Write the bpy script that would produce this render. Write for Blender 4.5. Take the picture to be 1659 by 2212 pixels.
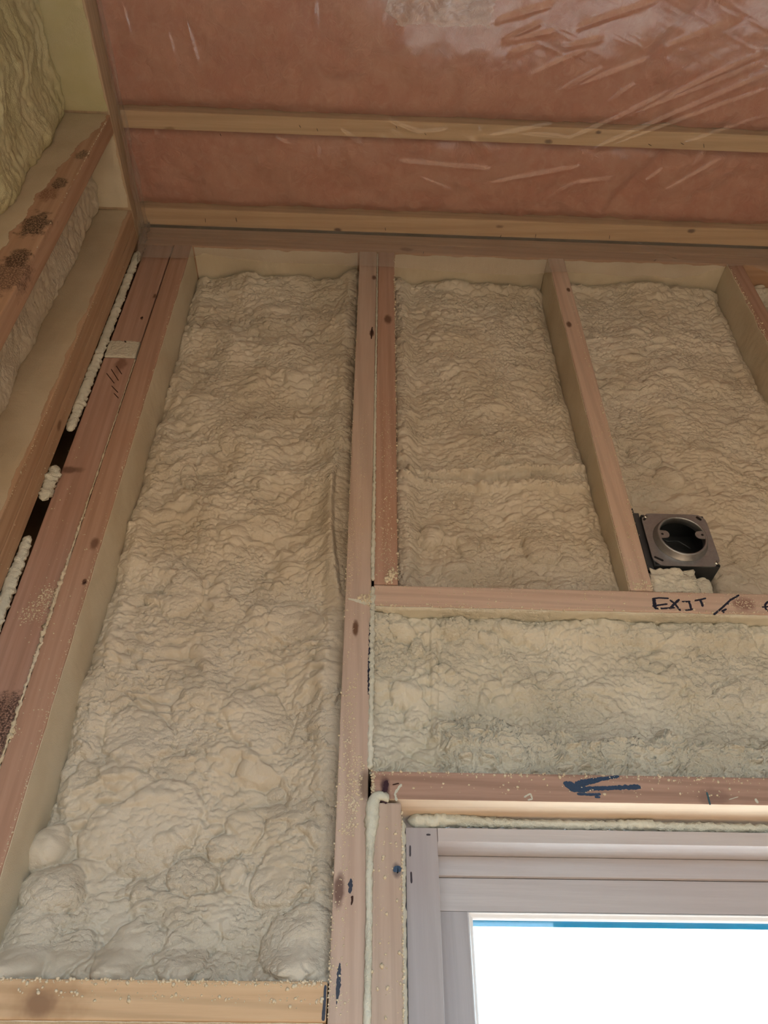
import bpy, bmesh, math, random
import numpy as np
from mathutils import Matrix, Vector

for o in list(bpy.data.objects):
    bpy.data.objects.remove(o, do_unlink=True)
scene = bpy.context.scene
COL = scene.collection
random.seed(7)

# ------------------------------------------------------------------ camera
F = 1661.0
PITCH, YAW, ROLL = math.radians(40.3), math.radians(2.0), math.radians(0.2)
CAM = np.array([0.0, -1.0, 1.4])
FW = np.array([math.sin(YAW) * math.cos(PITCH), math.cos(YAW) * math.cos(PITCH), math.sin(PITCH)])
_r0 = np.array([math.cos(YAW), -math.sin(YAW), 0.0])
_u0 = np.cross(_r0, FW)
RT = math.cos(ROLL) * _r0 + math.sin(ROLL) * _u0
UP = np.cross(RT, FW)
cam_data = bpy.data.cameras.new('camera')
cam_data.sensor_fit = 'HORIZONTAL'
cam_data.sensor_width = 36.0
cam_data.lens = F / 1659.0 * 36.0
cam_data.clip_start = 0.02
cam = bpy.data.objects.new('camera', cam_data)
COL.objects.link(cam)
M = Matrix.Identity(4)
for i in range(3):
    M[i][0], M[i][1], M[i][2], M[i][3] = RT[i], UP[i], -FW[i], CAM[i]
cam.matrix_world = M
scene.camera = cam

# ------------------------------------------------------------------ sky, daylight openings, exposure
world = bpy.data.worlds.new('World')
scene.world = world
world.use_nodes = True
bg = world.node_tree.nodes['Background']
bg.inputs['Color'].default_value = (0.63, 0.84, 1.0, 1)
bg.inputs['Strength'].default_value = 4.8
scene.view_settings.view_transform = 'Standard'
scene.view_settings.look = 'None'
scene.view_settings.gamma = 1.0
scene.view_settings.use_curve_mapping = False
scene.view_settings.exposure = 0.42
scene.cycles.max_bounces = 6
scene.cycles.diffuse_bounces = 3
scene.cycles.glossy_bounces = 2
scene.cycles.use_adaptive_sampling = True
scene.cycles.adaptive_threshold = 0.11
scene.cycles.transparent_max_bounces = 10
scene.cycles.caustics_reflective = False
scene.cycles.caustics_refractive = False


def portal(name, loc, rot, sx, sy):
    # sampling guide for the sky through a real opening; gives no light of its own
    l = bpy.data.lights.new(name, 'AREA')
    l.shape = 'RECTANGLE'
    l.size, l.size_y = sx, sy
    l.cycles.is_portal = True
    o = bpy.data.objects.new(name, l)
    o.location = loc
    o.rotation_euler = rot
    COL.objects.link(o)


BACK_Y, RIGHT_X, CEIL, FZ = -1.8, 3.0, 3.14, -0.30
BO = (-0.48, 0.75, FZ + 0.03, 2.1)          # opening in the back wall: x0, x1, z0, z1
WX0, WX1, WZ0, WZ1 = 0.067, 1.90, FZ + 0.03, 1.7425   # tall glazed unit in the front wall
sun_data = bpy.data.lights.new('sun', 'SUN')
sun_data.energy = 11.0
sun_data.angle = math.radians(1.0)
sun_data.color = (1.0, 0.96, 0.90)
sun = bpy.data.objects.new('sun', sun_data)
sun.rotation_euler = (math.radians(-47), 0.0, math.radians(-18))     # outside the front wall, falling through the glazing onto the floor
COL.objects.link(sun)
portal('back_opening_daylight', ((BO[0] + BO[1]) / 2, BACK_Y, (BO[2] + BO[3]) / 2), (math.pi / 2, 0, 0), BO[1] - BO[0], BO[3] - BO[2])
portal('front_window_daylight', ((WX0 + WX1) / 2, 0.20, (WZ0 + WZ1) / 2), (-math.pi / 2, 0, 0), WX1 - WX0, WZ1 - WZ0)


# ------------------------------------------------------------------ helpers
def ray(x, y):
    return FW + RT * (x - 829.5) / F - UP * (y - 1106.0) / F


def onY(x, y, c=0.0):
    d = ray(x, y)
    return CAM + d * (c - CAM[1]) / d[1]


def onX(x, y, c):
    d = ray(x, y)
    return CAM + d * (c - CAM[0]) / d[0]


def onZ(x, y, c):
    d = ray(x, y)
    return CAM + d * (c - CAM[2]) / d[2]


def tag(o, label=None, cat=None, group=None, kind=None):
    if label: o['label'] = label
    if cat: o['category'] = cat
    if group: o['group'] = group
    if kind: o['kind'] = kind
    return o


def empty(name, loc):
    o = bpy.data.objects.new(name, None)
    o.empty_display_size = 0.05
    o.location = loc
    COL.objects.link(o)
    return o


def link(name, me, mat, parent=None, origin=None):
    """link a mesh given in world coordinates; its origin is moved to 'origin'"""
    o = bpy.data.objects.new(name, me)
    COL.objects.link(o)
    if mat is not None:
        me.materials.append(mat)
    if origin is None:
        n = len(me.vertices)
        co = np.empty(n * 3, np.float32)
        me.vertices.foreach_get('co', co)
        co = co.reshape(-1, 3)
        mn, mx = co.min(0), co.max(0)
        origin = ((mn[0] + mx[0]) / 2, (mn[1] + mx[1]) / 2, mn[2])
    me.transform(Matrix.Translation(-Vector(origin)))
    o.location = origin
    if parent is not None:
        o.parent = parent
        o.location = Vector(origin) - world_loc(parent)
    return o


def world_loc(o):
    v = o.location.copy()
    while o.parent:
        o = o.parent
        v = v + o.location
    return v


def np_mesh(name, co, quads=None, tris=None, smooth=True):
    me = bpy.data.meshes.new(name)
    co = np.asarray(co, np.float32)
    me.vertices.add(len(co))
    me.vertices.foreach_set('co', co.ravel())
    parts, sizes = [], []
    if quads is not None and len(quads):
        parts.append(np.asarray(quads, np.int32).ravel()); sizes.append(np.full(len(quads), 4, np.int32))
    if tris is not None and len(tris):
        parts.append(np.asarray(tris, np.int32).ravel()); sizes.append(np.full(len(tris), 3, np.int32))
    idx = np.concatenate(parts); sz = np.concatenate(sizes)
    st = np.concatenate([[0], np.cumsum(sz)[:-1]]).astype(np.int32)
    me.loops.add(len(idx))
    me.loops.foreach_set('vertex_index', idx)
    me.polygons.add(len(sz))
    me.polygons.foreach_set('loop_start', st)
    me.polygons.foreach_set('loop_total', sz)
    me.polygons.foreach_set('use_smooth', np.full(len(sz), smooth, bool))
    me.update(calc_edges=True)
    me.validate()
    return me


def grid_solid(name, front, back):
    """closed solid between a front grid (n,m,3) and the rim of a back grid"""
    n, m = front.shape[:2]
    ids = np.arange(n * m).reshape(n, m)
    if n * m < 40000:      # thin skins: the whole back is meshed, so a concave outline stays open
        q = np.stack([ids[:-1, :-1], ids[1:, :-1], ids[1:, 1:], ids[:-1, 1:]], -1).reshape(-1, 4)
        rim = np.concatenate([ids[0, :], ids[1:, -1], ids[-1, -2::-1], ids[-2:0:-1, 0]])
        k, f0, N = len(rim), 2 * n * m, n * m
        fr, bk = front.reshape(-1, 3), back.reshape(-1, 3)
        j = np.arange(k); jn = (j + 1) % k
        skirt = np.stack([f0 + j, f0 + k + j, f0 + k + jn, f0 + jn], -1)
        return np_mesh(name, np.concatenate([fr, bk, fr[rim], bk[rim]]), np.concatenate([q, q[:, ::-1] + N, skirt]))
    q = np.stack([ids[:-1, :-1], ids[1:, :-1], ids[1:, 1:], ids[:-1, 1:]], -1).reshape(-1, 4)
    rim = np.concatenate([ids[0, :], ids[1:, -1], ids[-1, -2::-1], ids[-2:0:-1, 0]])
    bco = back.reshape(-1, 3)[rim]
    k = len(rim)
    f0 = n * m
    b0 = f0 + k
    j = np.arange(k); jn = (j + 1) % k
    skirt = np.stack([f0 + j, b0 + j, b0 + jn, f0 + jn], -1)
    c = bco.mean(0)
    co = np.concatenate([front.reshape(-1, 3), front.reshape(-1, 3)[rim], bco, c[None]])
    tri = np.stack([b0 + jn, b0 + j, np.full(k, b0 + k)], -1)
    return np_mesh(name, co, np.concatenate([q, skirt]), tri)


def hash2(ix, iy, s):
    h = (ix.astype(np.int64) * 374761393 + iy.astype(np.int64) * 668265263 + s * 2147483647 + 12345) & 0xffffffff
    h = ((h ^ (h >> 13)) * 1274126177) & 0xffffffff
    h = (h ^ (h >> 16))
    h = (h * 2246822519) & 0xffffffff
    h = h ^ (h >> 15)
    return (h & 0xffffff) / float(0x1000000)


def gnoise(x, y, s=0):
    ix, iy = np.floor(x).astype(np.int64), np.floor(y).astype(np.int64)
    fx, fy = x - ix, y - iy
    u, v = fx * fx * fx * (fx * (fx * 6 - 15) + 10), fy * fy * fy * (fy * (fy * 6 - 15) + 10)

    def g(dx, dy):
        a = hash2(ix + dx, iy + dy, s) * 2 * np.pi
        return np.cos(a) * (fx - dx) + np.sin(a) * (fy - dy)
    a = g(0, 0) * (1 - u) + g(1, 0) * u
    b = g(0, 1) * (1 - u) + g(1, 1) * u
    return (a * (1 - v) + b * v) * 1.5


def fbm(x, y, s=0, o=3):
    t, a = 0.0, 1.0
    for k in range(o):
        t = t + a * gnoise(x * 2 ** k, y * 2 ** k, s + 17 * k); a *= 0.5
    return t


def worley(x, y, s=0, jit=0.95):
    ix, iy = np.floor(x).astype(np.int64), np.floor(y).astype(np.int64)
    f1 = np.full(x.shape, 9.0); f2 = np.full(x.shape, 9.0); rid = np.zeros(x.shape)
    for dx in (-1, 0, 1):
        for dy in (-1, 0, 1):
            cx, cy = ix + dx, iy + dy
            px = cx + 0.5 + jit * (hash2(cx, cy, s) - 0.5)
            py = cy + 0.5 + jit * (hash2(cx, cy, s + 91) - 0.5)
            d = np.hypot(px - x, py - y)
            near = d < f1
            f2 = np.where(near, f1, np.minimum(f2, d))
            rid = np.where(near, hash2(cx, cy, s + 777), rid)
            f1 = np.where(near, d, f1)
    return f1, f2, rid


def sstep(a, b, x):
    t = np.clip((x - a) / (b - a), 0, 1)
    return t * t * (3 - 2 * t)


def pillow(x, y, s=0):
    f1, f2, r = worley(x, y, s)
    b = np.clip((f2 - f1) / 0.62, 0, 1)
    return (1 - (1 - b) ** 2.4) * (0.45 + 0.55 * r)


def bubbles(x, y, s=0):
    # union of round caps: convex bubbles meeting in sharp creases
    ix, iy = np.floor(x).astype(np.int64), np.floor(y).astype(np.int64)
    h = np.zeros(x.shape)
    for dx in (-1, 0, 1):
        for dy in (-1, 0, 1):
            cx, cy = ix + dx, iy + dy
            px = cx + 0.5 + 0.9 * (hash2(cx, cy, s) - 0.5)
            py = cy + 0.5 + 0.9 * (hash2(cx, cy, s + 91) - 0.5)
            r = 0.52 + 0.42 * hash2(cx, cy, s + 777)
            h = np.maximum(h, np.sqrt(np.maximum(r * r - (px - x) ** 2 - (py - y) ** 2, 0)))
    return h


def box_bm(bm, x0, x1, y0, y1, z0, z1):
    vs = [bm.verts.new(p) for p in ((x0, y0, z0), (x1, y0, z0), (x1, y1, z0), (x0, y1, z0), (x0, y0, z1), (x1, y0, z1), (x1, y1, z1), (x0, y1, z1))]
    for f in ((3, 2, 1, 0), (4, 5, 6, 7), (0, 1, 5, 4), (1, 2, 6, 5), (2, 3, 7, 6), (3, 0, 4, 7)):
        bm.faces.new([vs[i] for i in f])
    return vs


def box(name, b, mat, parent=None, bevel=0.0, segs=2, origin=None, smooth=False):
    bm = bmesh.new()
    box_bm(bm, *b)
    if bevel:
        bmesh.ops.bevel(bm, geom=list(bm.edges), offset=bevel, segments=segs, profile=0.6, affect='EDGES')
    me = bpy.data.meshes.new(name)
    bm.to_mesh(me); bm.free()
    if smooth:
        for p in me.polygons: p.use_smooth = True
    return link(name, me, mat, parent, origin)


# ------------------------------------------------------------------ materials
class NT:
    def __init__(self, name):
        self.m = bpy.data.materials.new(name)
        self.m.use_nodes = True
        self.t = self.m.node_tree
        self.b = self.t.nodes['Principled BSDF']
        self.out = self.t.nodes['Material Output']

    def n(self, kind, **kw):
        nd = self.t.nodes.new(kind)
        for k, v in kw.items():
            if k.startswith('_'):
                setattr(nd, k[1:], v)
            else:
                nd.inputs[k.replace('__', ' ')].default_value = v
        return nd

    def l(self, a, b):
        self.t.links.new(a, b)

    def math(self, op, a, b=None, clamp=False):
        nd = self.n('ShaderNodeMath', _operation=op, _use_clamp=clamp)
        for i, v in enumerate((a, b)):
            if v is None: continue
            if isinstance(v, (int, float)): nd.inputs[i].default_value = v
            else: self.l(v, nd.inputs[i])
        return nd.outputs[0]

    def mix(self, fac, a, b, blend='MIX'):
        nd = self.n('ShaderNodeMix', _data_type='RGBA', _blend_type=blend)
        for sock, v in ((nd.inputs[0], fac), (nd.inputs[6], a), (nd.inputs[7], b)):
            if isinstance(v, (int, float)): sock.default_value = v
            elif isinstance(v, tuple): sock.default_value = (*v, 1)
            else: self.l(v, sock)
        return nd.outputs[2]

    def ramp(self, fac, stops):
        nd = self.n('ShaderNodeMapRange', _interpolation_type='SMOOTHSTEP')
        nd.inputs[1].default_value, nd.inputs[2].default_value = stops
        self.l(fac, nd.inputs[0])
        return nd.outputs[0]

    def noise(self, vec, scale, detail=3, rough=0.5, dist=0.0):
        nd = self.n('ShaderNodeTexNoise', Scale=scale, Detail=detail, Roughness=rough, Distortion=dist)
        if vec is not None: self.l(vec, nd.inputs['Vector'])
        return nd.outputs['Fac']

    def schlick(self, f0=0.04):
        lw = self.n('ShaderNodeLayerWeight', Blend=0.5)
        p = self.math('POWER', lw.outputs['Facing'], 5.0)
        return self.math('ADD', self.math('MULTIPLY', p, 1 - f0), f0)

    def bump(self, h, strength, dist):
        nd = self.n('ShaderNodeBump', Strength=strength, Distance=dist)
        self.l(h, nd.inputs['Height'])
        self.l(nd.outputs[0], self.b.inputs['Normal'])


def wood(name, light, dark, axis, knots=(), patches=(), seed=0.0, rough=0.65, grain=1.0):
    w = NT(name)
    tc = w.n('ShaderNodeNewGeometry')
    pos = tc.outputs['Position']
    along, across = 2.2, 55.0
    sc = {'X': (along, across, across), 'Y': (across, along, across), 'Z': (across, across, along)}[axis]
    mp = w.n('ShaderNodeMapping')
    mp.inputs['Scale'].default_value = sc
    mp.inputs['Location'].default_value = (seed * 3.1, seed * 1.7, seed * 2.3)
    w.l(pos, mp.inputs['Vector'])
    v = mp.outputs[0]
    g1 = w.noise(v, 1.0, 3, 0.6, 0.35)
    g2 = w.noise(v, 5.0, 2, 0.6)
    big = w.noise(pos, 5.0 + seed % 1, 1, 0.5)
    # growth ring lines
    wv = w.n('ShaderNodeTexWave', _wave_type='BANDS', _bands_direction='DIAGONAL', Scale=0.55, Distortion=7.0, Detail=1.0)
    wv.inputs['Detail Scale'].default_value = 0.7
    w.l(v, wv.inputs['Vector'])
    ring = w.ramp(wv.outputs['Fac'], (0.45, 1.0))
    f = w.math('ADD', w.math('MULTIPLY', g1, 0.75), w.math('MULTIPLY', g2, 0.35))
    f = w.ramp(f, (0.30, 0.80))
    col = w.mix(f, dark, light)
    col = w.mix(w.math('MULTIPLY', ring, 0.22 * grain), col, tuple(c * 0.62 for c in dark))
    col = w.mix(w.math('MULTIPLY', w.ramp(big, (0.45, 0.75)), 0.25), col, tuple(a * 0.7 + b * 0.3 for a, b in zip(dark, (0.42, 0.18, 0.10))))
    nz = w.noise(pos, 60.0, 2, 0.6) if (knots or patches) else None
    for (k, r, st, kc, amt) in knots:
        s = w.n('ShaderNodeVectorMath', _operation='SUBTRACT'); w.l(pos, s.inputs[0]); s.inputs[1].default_value = k
        m = w.n('ShaderNodeVectorMath', _operation='MULTIPLY'); w.l(s.outputs[0], m.inputs[0]); m.inputs[1].default_value = st
        ln = w.n('ShaderNodeVectorMath', _operation='LENGTH'); w.l(m.outputs[0], ln.inputs[0])
        d = w.math('ADD', ln.outputs['Value'], w.math('MULTIPLY', w.math('SUBTRACT', nz, 0.5), r * 0.9))
        nd = w.n('ShaderNodeMapRange', _interpolation_type='SMOOTHSTEP'); nd.inputs[1].default_value = r * 1.15; nd.inputs[2].default_value = r * 0.45
        w.l(d, nd.inputs[0])
        col = w.mix(w.math('MULTIPLY', nd.outputs[0], amt), col, kc)
    sp = w.noise(pos, 330.0, 3, 0.75) if patches else None
    for (k, r, st, kc, amt) in patches:   # rough, speckled bark and dirt
        s = w.n('ShaderNodeVectorMath', _operation='SUBTRACT'); w.l(pos, s.inputs[0]); s.inputs[1].default_value = k
        m = w.n('ShaderNodeVectorMath', _operation='MULTIPLY'); w.l(s.outputs[0], m.inputs[0]); m.inputs[1].default_value = st
        ln = w.n('ShaderNodeVectorMath', _operation='LENGTH'); w.l(m.outputs[0], ln.inputs[0])
        d = w.math('ADD', ln.outputs['Value'], w.math('MULTIPLY', w.math('SUBTRACT', nz, 0.5), r * 1.6))
        nd = w.n('ShaderNodeMapRange', _interpolation_type='SMOOTHSTEP'); nd.inputs[1].default_value = r * 1.1; nd.inputs[2].default_value = r * 0.6
        w.l(d, nd.inputs[0])
        fac = w.math('MULTIPLY', w.math('MULTIPLY', nd.outputs[0], w.ramp(sp, (0.34, 0.58))), amt)
        col = w.mix(fac, col, kc)
    w.l(col, w.b.inputs['Base Color'])
    w.b.inputs['Roughness'].default_value = rough
    w.b.inputs['Specular IOR Level'].default_value = 0.25
    w.bump(w.math('ADD', w.math('MULTIPLY', g2, 0.6), w.math('MULTIPLY', g1, 0.4)), 0.25, 0.002)
    return w.m


def foam_mat(name, c1, c2, grain=1.0, rough=0.55, cells=1.5):
    w = NT(name)
    pos = w.n('ShaderNodeNewGeometry').outputs['Position']
    a = w.noise(pos, 9.0, 3, 0.55)
    col = w.mix(w.ramp(a, (0.35, 0.68)), c1, c2)
    w.l(col, w.b.inputs['Base Color'])
    w.b.inputs['Roughness'].default_value = rough
    w.b.inputs['Specular IOR Level'].default_value = 0.3
    f1 = w.noise(pos, 480.0, 2, 0.7)
    sel = w.noise(pos, 11.0, 1, 0.5)
    h = w.math('MULTIPLY', f1, w.math('ADD', w.math('MULTIPLY', w.ramp(sel, (0.60, 0.40)), 0.75), 0.3))
    if cells <= 0.0:
        w.bump(h, 0.6 * grain, 0.0028)
        return w.m
    # small bubbles: rounded cells with creased borders, finer here and coarser there
    wn = w.n('ShaderNodeTexNoise', Scale=35.0, Detail=1.0)
    w.l(pos, wn.inputs['Vector'])
    sc = w.n('ShaderNodeVectorMath', _operation='SCALE'); w.l(wn.outputs['Color'], sc.inputs[0]); sc.inputs['Scale'].default_value = 0.006
    ad = w.n('ShaderNodeVectorMath', _operation='ADD'); w.l(pos, ad.inputs[0]); w.l(sc.outputs[0], ad.inputs[1])
    for scale, lo, hi, amp in ((185.0, 0.62, 0.40, cells * 0.75),):
        mp = w.n('ShaderNodeMapping'); mp.inputs['Scale'].default_value = (0.82, 0.9, 1.15); w.l(ad.outputs[0], mp.inputs['Vector'])
        vo = w.n('ShaderNodeTexVoronoi', Scale=scale, Randomness=0.95); w.l(mp.outputs[0], vo.inputs['Vector'])
        dome = w.math('SUBTRACT', 1.0, w.math('MULTIPLY', vo.outputs['Distance'], vo.outputs['Distance']))
        h = w.math('ADD', h, w.math('MULTIPLY', w.math('MULTIPLY', dome, w.math('ADD', w.math('MULTIPLY', w.ramp(sel, (lo, hi)), 0.9), 0.1)), amp))
    w.bump(h, 0.6 * grain, 0.0028)
    return w.m


def plain(name, col, rough=0.6, metal=0.0, spec=0.3, nscale=40.0, var=0.12, bump=0.0):
    w = NT(name)
    pos = w.n('ShaderNodeNewGeometry').outputs['Position']
    a = w.noise(pos, nscale, 4, 0.6)
    c = w.mix(a, tuple(x * (1 - var) for x in col), tuple(min(1, x * (1 + var)) for x in col))
    w.l(c, w.b.inputs['Base Color'])
    w.b.inputs['Roughness'].default_value = rough
    w.b.inputs['Metallic'].default_value = metal
    w.b.inputs['Specular IOR Level'].default_value = spec
    if bump: w.bump(a, bump, 0.002)
    return w.m


FOAM = foam_mat('cream_foam', (0.65, 0.57, 0.45), (0.72, 0.65, 0.54))
FOAM_COAT = foam_mat('overspray_foam', (0.69, 0.60, 0.455), (0.76, 0.68, 0.535), grain=0.9, rough=0.7, cells=0.0)
COAT_DIM = foam_mat('dimmed_overspray', (0.56, 0.455, 0.315), (0.63, 0.525, 0.38), grain=0.9, rough=0.7, cells=0.0)  # darker overspray: dimness of the left wall put into the colour
FOAM_LEFT = foam_mat('warm_lit_foam', (0.58, 0.53, 0.31), (0.64, 0.58, 0.37), cells=0.5)  # yellowed foam: warm, dim corner light put into the colour
FOAM_HEAD = foam_mat('pale_foam', (0.66, 0.61, 0.49), (0.72, 0.675, 0.56), grain=1.1, cells=1.7)
BEAD = foam_mat('white_bead_foam', (0.66, 0.66, 0.56), (0.74, 0.74, 0.65), grain=1.0, rough=0.42, cells=1.0)
CRUMB = foam_mat('foam_crumb', (0.70, 0.60, 0.43), (0.76, 0.67, 0.52), grain=0.6, cells=0.0)
INK = plain('marker_ink', (0.022, 0.024, 0.045), 0.45, nscale=500, var=0.5)
INK_BLUE = plain('blue_marker_ink', (0.03, 0.06, 0.12), 0.45, nscale=500, var=0.5)
DARKWOOD = plain('dark_scar', (0.05, 0.022, 0.016), 0.8, nscale=300, var=0.5)
STEEL = plain('galvanised_steel', (0.36, 0.37, 0.38), 0.42, metal=0.85, nscale=160, var=0.22)
STEEL_DARK = plain('dark_steel', (0.10, 0.11, 0.12), 0.5, metal=0.7, nscale=120, var=0.2)
SCREW = plain('zinc_screw', (0.7, 0.68, 0.62), 0.3, metal=1.0)
CABLE = plain('black_cable', (0.02, 0.02, 0.022), 0.4)
SHEATH = plain('osb_sheathing', (0.30, 0.19, 0.10), 0.8, nscale=25, var=0.3)
GROUND = plain('bare_earth_ground', (0.36, 0.235, 0.15), 0.95, nscale=3, var=0.2)
STAPLE = plain('staple_wire', (0.05, 0.045, 0.04), 0.4, metal=0.6)

# ------------------------------------------------------------------ the room shell
WT = 0.14     # depth of the studs


def slab(name, boxes, mat, kind='structure', bevel=0):
    bm = bmesh.new()
    for b in boxes: box_bm(bm, *b)
    me = bpy.data.meshes.new(name); bm.to_mesh(me); bm.free()
    o = link(name, me, mat)
    o['kind'] = kind
    return o


FLOORMAT = wood('plywood_floor', (0.53, 0.335, 0.205), (0.45, 0.275, 0.16), 'Y', seed=3)
BACKMAT = plain('rear_wall_foam', (0.46, 0.39, 0.31), 0.9, nscale=8, var=0.15, bump=0.5)
LX = -0.549
slab('floor', [(LX - 0.16, RIGHT_X + 0.1, BACK_Y - 0.1, 0.16, FZ - 0.05, FZ)], FLOORMAT)
slab('wall_front', [(LX - 0.16, WX0 - 0.006, WT, WT + 0.012, FZ, 3.36), (WX1 + 0.006, RIGHT_X + 0.1, WT, WT + 0.012, FZ, 3.36),
                    (WX0 - 0.006, WX1 + 0.006, WT, WT + 0.012, WZ1 + 0.012, 3.36), (WX0 - 0.006, WX1 + 0.006, WT, WT + 0.012, FZ, WZ0 - 0.006)], SHEATH)
slab('wall_left', [(LX - WT - 0.012, LX - WT, BACK_Y, WT, FZ, 3.36)], SHEATH)
slab('wall_back', [(LX - 0.15, BO[0], BACK_Y - 0.1, BACK_Y, FZ, 3.36), (BO[1], RIGHT_X + 0.1, BACK_Y - 0.1, BACK_Y, FZ, 3.36),
                   (BO[0], BO[1], BACK_Y - 0.1, BACK_Y, BO[3], 3.36), (BO[0], BO[1], BACK_Y - 0.1, BACK_Y, FZ, BO[2])], BACKMAT)
slab('wall_right', [(RIGHT_X, RIGHT_X + 0.1, BACK_Y, WT, FZ, 3.36)], BACKMAT)
slab('ceiling', [(LX - 0.16, RIGHT_X + 0.1, BACK_Y - 0.1, 0.16, 3.36, 3.38)], SHEATH)
slab('bounce_slab', [(-2.0, 5.0, 0.16, 4.0, FZ - 0.24, FZ - 0.03)], plain('pale_bounce', (0.80, 0.78, 0.75), 0.9, nscale=6, var=0.08))  # unseen pale slab, added to throw daylight up onto the undersides
slab('ground', [(-40, 40, -40, 40, FZ - 0.35, FZ - 0.25)], GROUND)

# ------------------------------------------------------------------ lumber
def lumber(name, b, mat, label, cat='stud', bevel=0.0025):
    o = box(name, b, mat, bevel=bevel, segs=2)
    return tag(o, label, cat)


def kn(p, r, axis, col=(0.10, 0.045, 0.028), amt=0.9, stretch=0.55):
    st = {'X': (stretch, 1, 1), 'Y': (1, stretch, 1), 'Z': (1, 1, stretch)}[axis]
    return (tuple(float(c) for c in p), r, st, col, amt)


ORANGE_L, ORANGE_D = (0.605, 0.48, 0.405), (0.52, 0.39, 0.315)
RED_L, RED_D = (0.53, 0.35, 0.275), (0.44, 0.27, 0.20)
PINK_L, PINK_D = (0.68, 0.52, 0.42), (0.59, 0.425, 0.335)
BROWN_L, BROWN_D = (0.50, 0.335, 0.265), (0.38, 0.24, 0.185)
PINE_L, PINE_D = (0.72, 0.52, 0.33), (0.62, 0.42, 0.25)

king = lumber('stud', (-0.025, 0.0155, 0, WT, FZ, 3.064), wood('wood_king', ORANGE_L, ORANGE_D, 'Z', seed=1.1, knots=[
    kn(onY(803, 720), 0.006, 'Z', amt=0.95), kn(onY(808, 600), 0.006, 'Z'), kn(onY(768, 1358), 0.005, 'Z', (0.12, 0.05, 0.02), 0.9, 0.3),
    kn(onY(733, 1922), 0.008, 'Z', (0.10, 0.04, 0.03), 0.8, 0.35), kn(onY(792, 1695), 0.012, 'Z', (0.14, 0.09, 0.06), 0.7)]),
    'tall orange-tan wooden stud in the middle, running full height beside the window')
cripple = lumber('cripple_stud', (0.0192, 0.0575, 0, WT, 2.0985, 3.064), wood('wood_cripple', RED_L, RED_D, 'Z', seed=2.4, knots=[kn(onY(838, 690), 0.010, 'Z', amt=0.8)]),
    'short reddish stud pressed against the right of the tall middle stud')
stud_r = lumber('cripple_stud', (0.428, 0.466, 0, WT, 2.0985, 3.064), wood('wood_right', PINK_L, PINK_D, 'Z', seed=3.7, knots=[kn(onY(1229, 700), 0.007, 'Z', amt=0.85), kn(onY(1228, 626), 0.005, 'Z')]),
    'pinkish tan stud carrying the metal electrical box')
stud_fr = lumber('cripple_stud', (0.864, 0.902, 0, WT, 2.0985, 3.064), wood('wood_far_right', RED_L, RED_D, 'Z', seed=4.2),
    'brown stud at the far right edge with a ragged foam coated side')
stud_out = lumber('cripple_stud', (1.272, 1.31, 0, WT, 2.0985, 3.064), wood('wood_outer', PINK_L, PINK_D, 'Z', seed=4.9),
    'stud outside the right picture edge above the EXIT board')
corner = lumber('stud', (-0.466, -0.424, 0, WT, FZ, 3.064), wood('wood_corner', (0.55, 0.36, 0.27), (0.45, 0.275, 0.195), 'Z', seed=5.5, knots=[kn(onY(203, 1175), 0.008, 'Z', (0.16, 0.08, 0.05), 0.8), kn(onY(182, 1257), 0.004, 'Z'), kn(onY(335, 640), 0.007, 'Z', amt=0.7)]),
    'reddish brown corner stud left of the largest foam bay')
zu, zl = onY(250, 737, 0.004)[2], onY(245, 773, 0.004)[2]
bu = lumber('corner_block', (-0.532, -0.4695, 0.003, 0.041, zu, 3.064), wood('wood_block_up', RED_L, RED_D, 'Z', seed=6.1, knots=[kn(onY(306, 686), 0.004, 'Z', amt=1.0), kn(onY(334, 637), 0.006, 'Z')]),
    'short reddish corner board above the white foam patch', 'board')
bl = lumber('corner_block', (-0.532, -0.4695, 0.003, 0.041, FZ, zl), wood('wood_block_low', (0.52, 0.335, 0.265), (0.43, 0.26, 0.195), 'Z', seed=6.8,
    knots=[kn(onY(150, 1012), 0.010, 'X', (0.12, 0.06, 0.04), 0.75, 0.35), kn(onY(70, 1135), 0.012, 'Z', (0.10, 0.05, 0.045), 0.6, 0.3), kn(onY(260, 785), 0.014, 'Z', (0.16, 0.07, 0.045), 0.6)],
    patches=[(tuple(onY(8, 1560, 0.003)), 0.03, (1, 1, 0.6), (0.035, 0.02, 0.016), 0.9)]),
    'long reddish corner board below the white foam patch', 'board')
exit_plate = lumber('header_plate', (0.0188, 1.96, 0, WT, 2.0585, 2.0975), wood('wood_exit', PINK_L, PINK_D, 'X', seed=7.3, knots=[kn(onY(1608, 1305), 0.016, 'X', (0.24, 0.12, 0.10), 0.75, 0.8)]),
    'horizontal board with EXIT handwritten on it in black marker', 'board')
low_plate = lumber('header_plate', (0.0192, 1.96, 0, WT, 1.7605, 1.798), wood('wood_low', BROWN_L, BROWN_D, 'X', seed=8.6, grain=1.7, knots=[kn(onY(832, 1705), 0.008, 'Z', (0.05, 0.02, 0.03), 0.9, 0.4), kn(onY(1540, 1722), 0.014, 'X', (0.2, 0.12, 0.10), 0.5)]),
    'brown horizontal board marked with an arrow above the window', 'board')
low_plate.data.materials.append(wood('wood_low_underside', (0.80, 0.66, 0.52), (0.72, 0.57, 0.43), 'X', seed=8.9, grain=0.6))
for p in low_plate.data.polygons:      # paler wood on the downward faces
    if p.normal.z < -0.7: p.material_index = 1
trimmer = lumber('trimmer_stud', (0.0215, 0.0588, 0, WT, FZ, 1.7565), wood('wood_trimmer', (0.57, 0.46, 0.385), (0.49, 0.38, 0.31), 'Z', seed=9.2, knots=[kn(onY(857, 1880), 0.006, 'Z', (0.10, 0.08, 0.09), 0.7)]),
    'short stud under the arrow board, left of the window frame')
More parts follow.
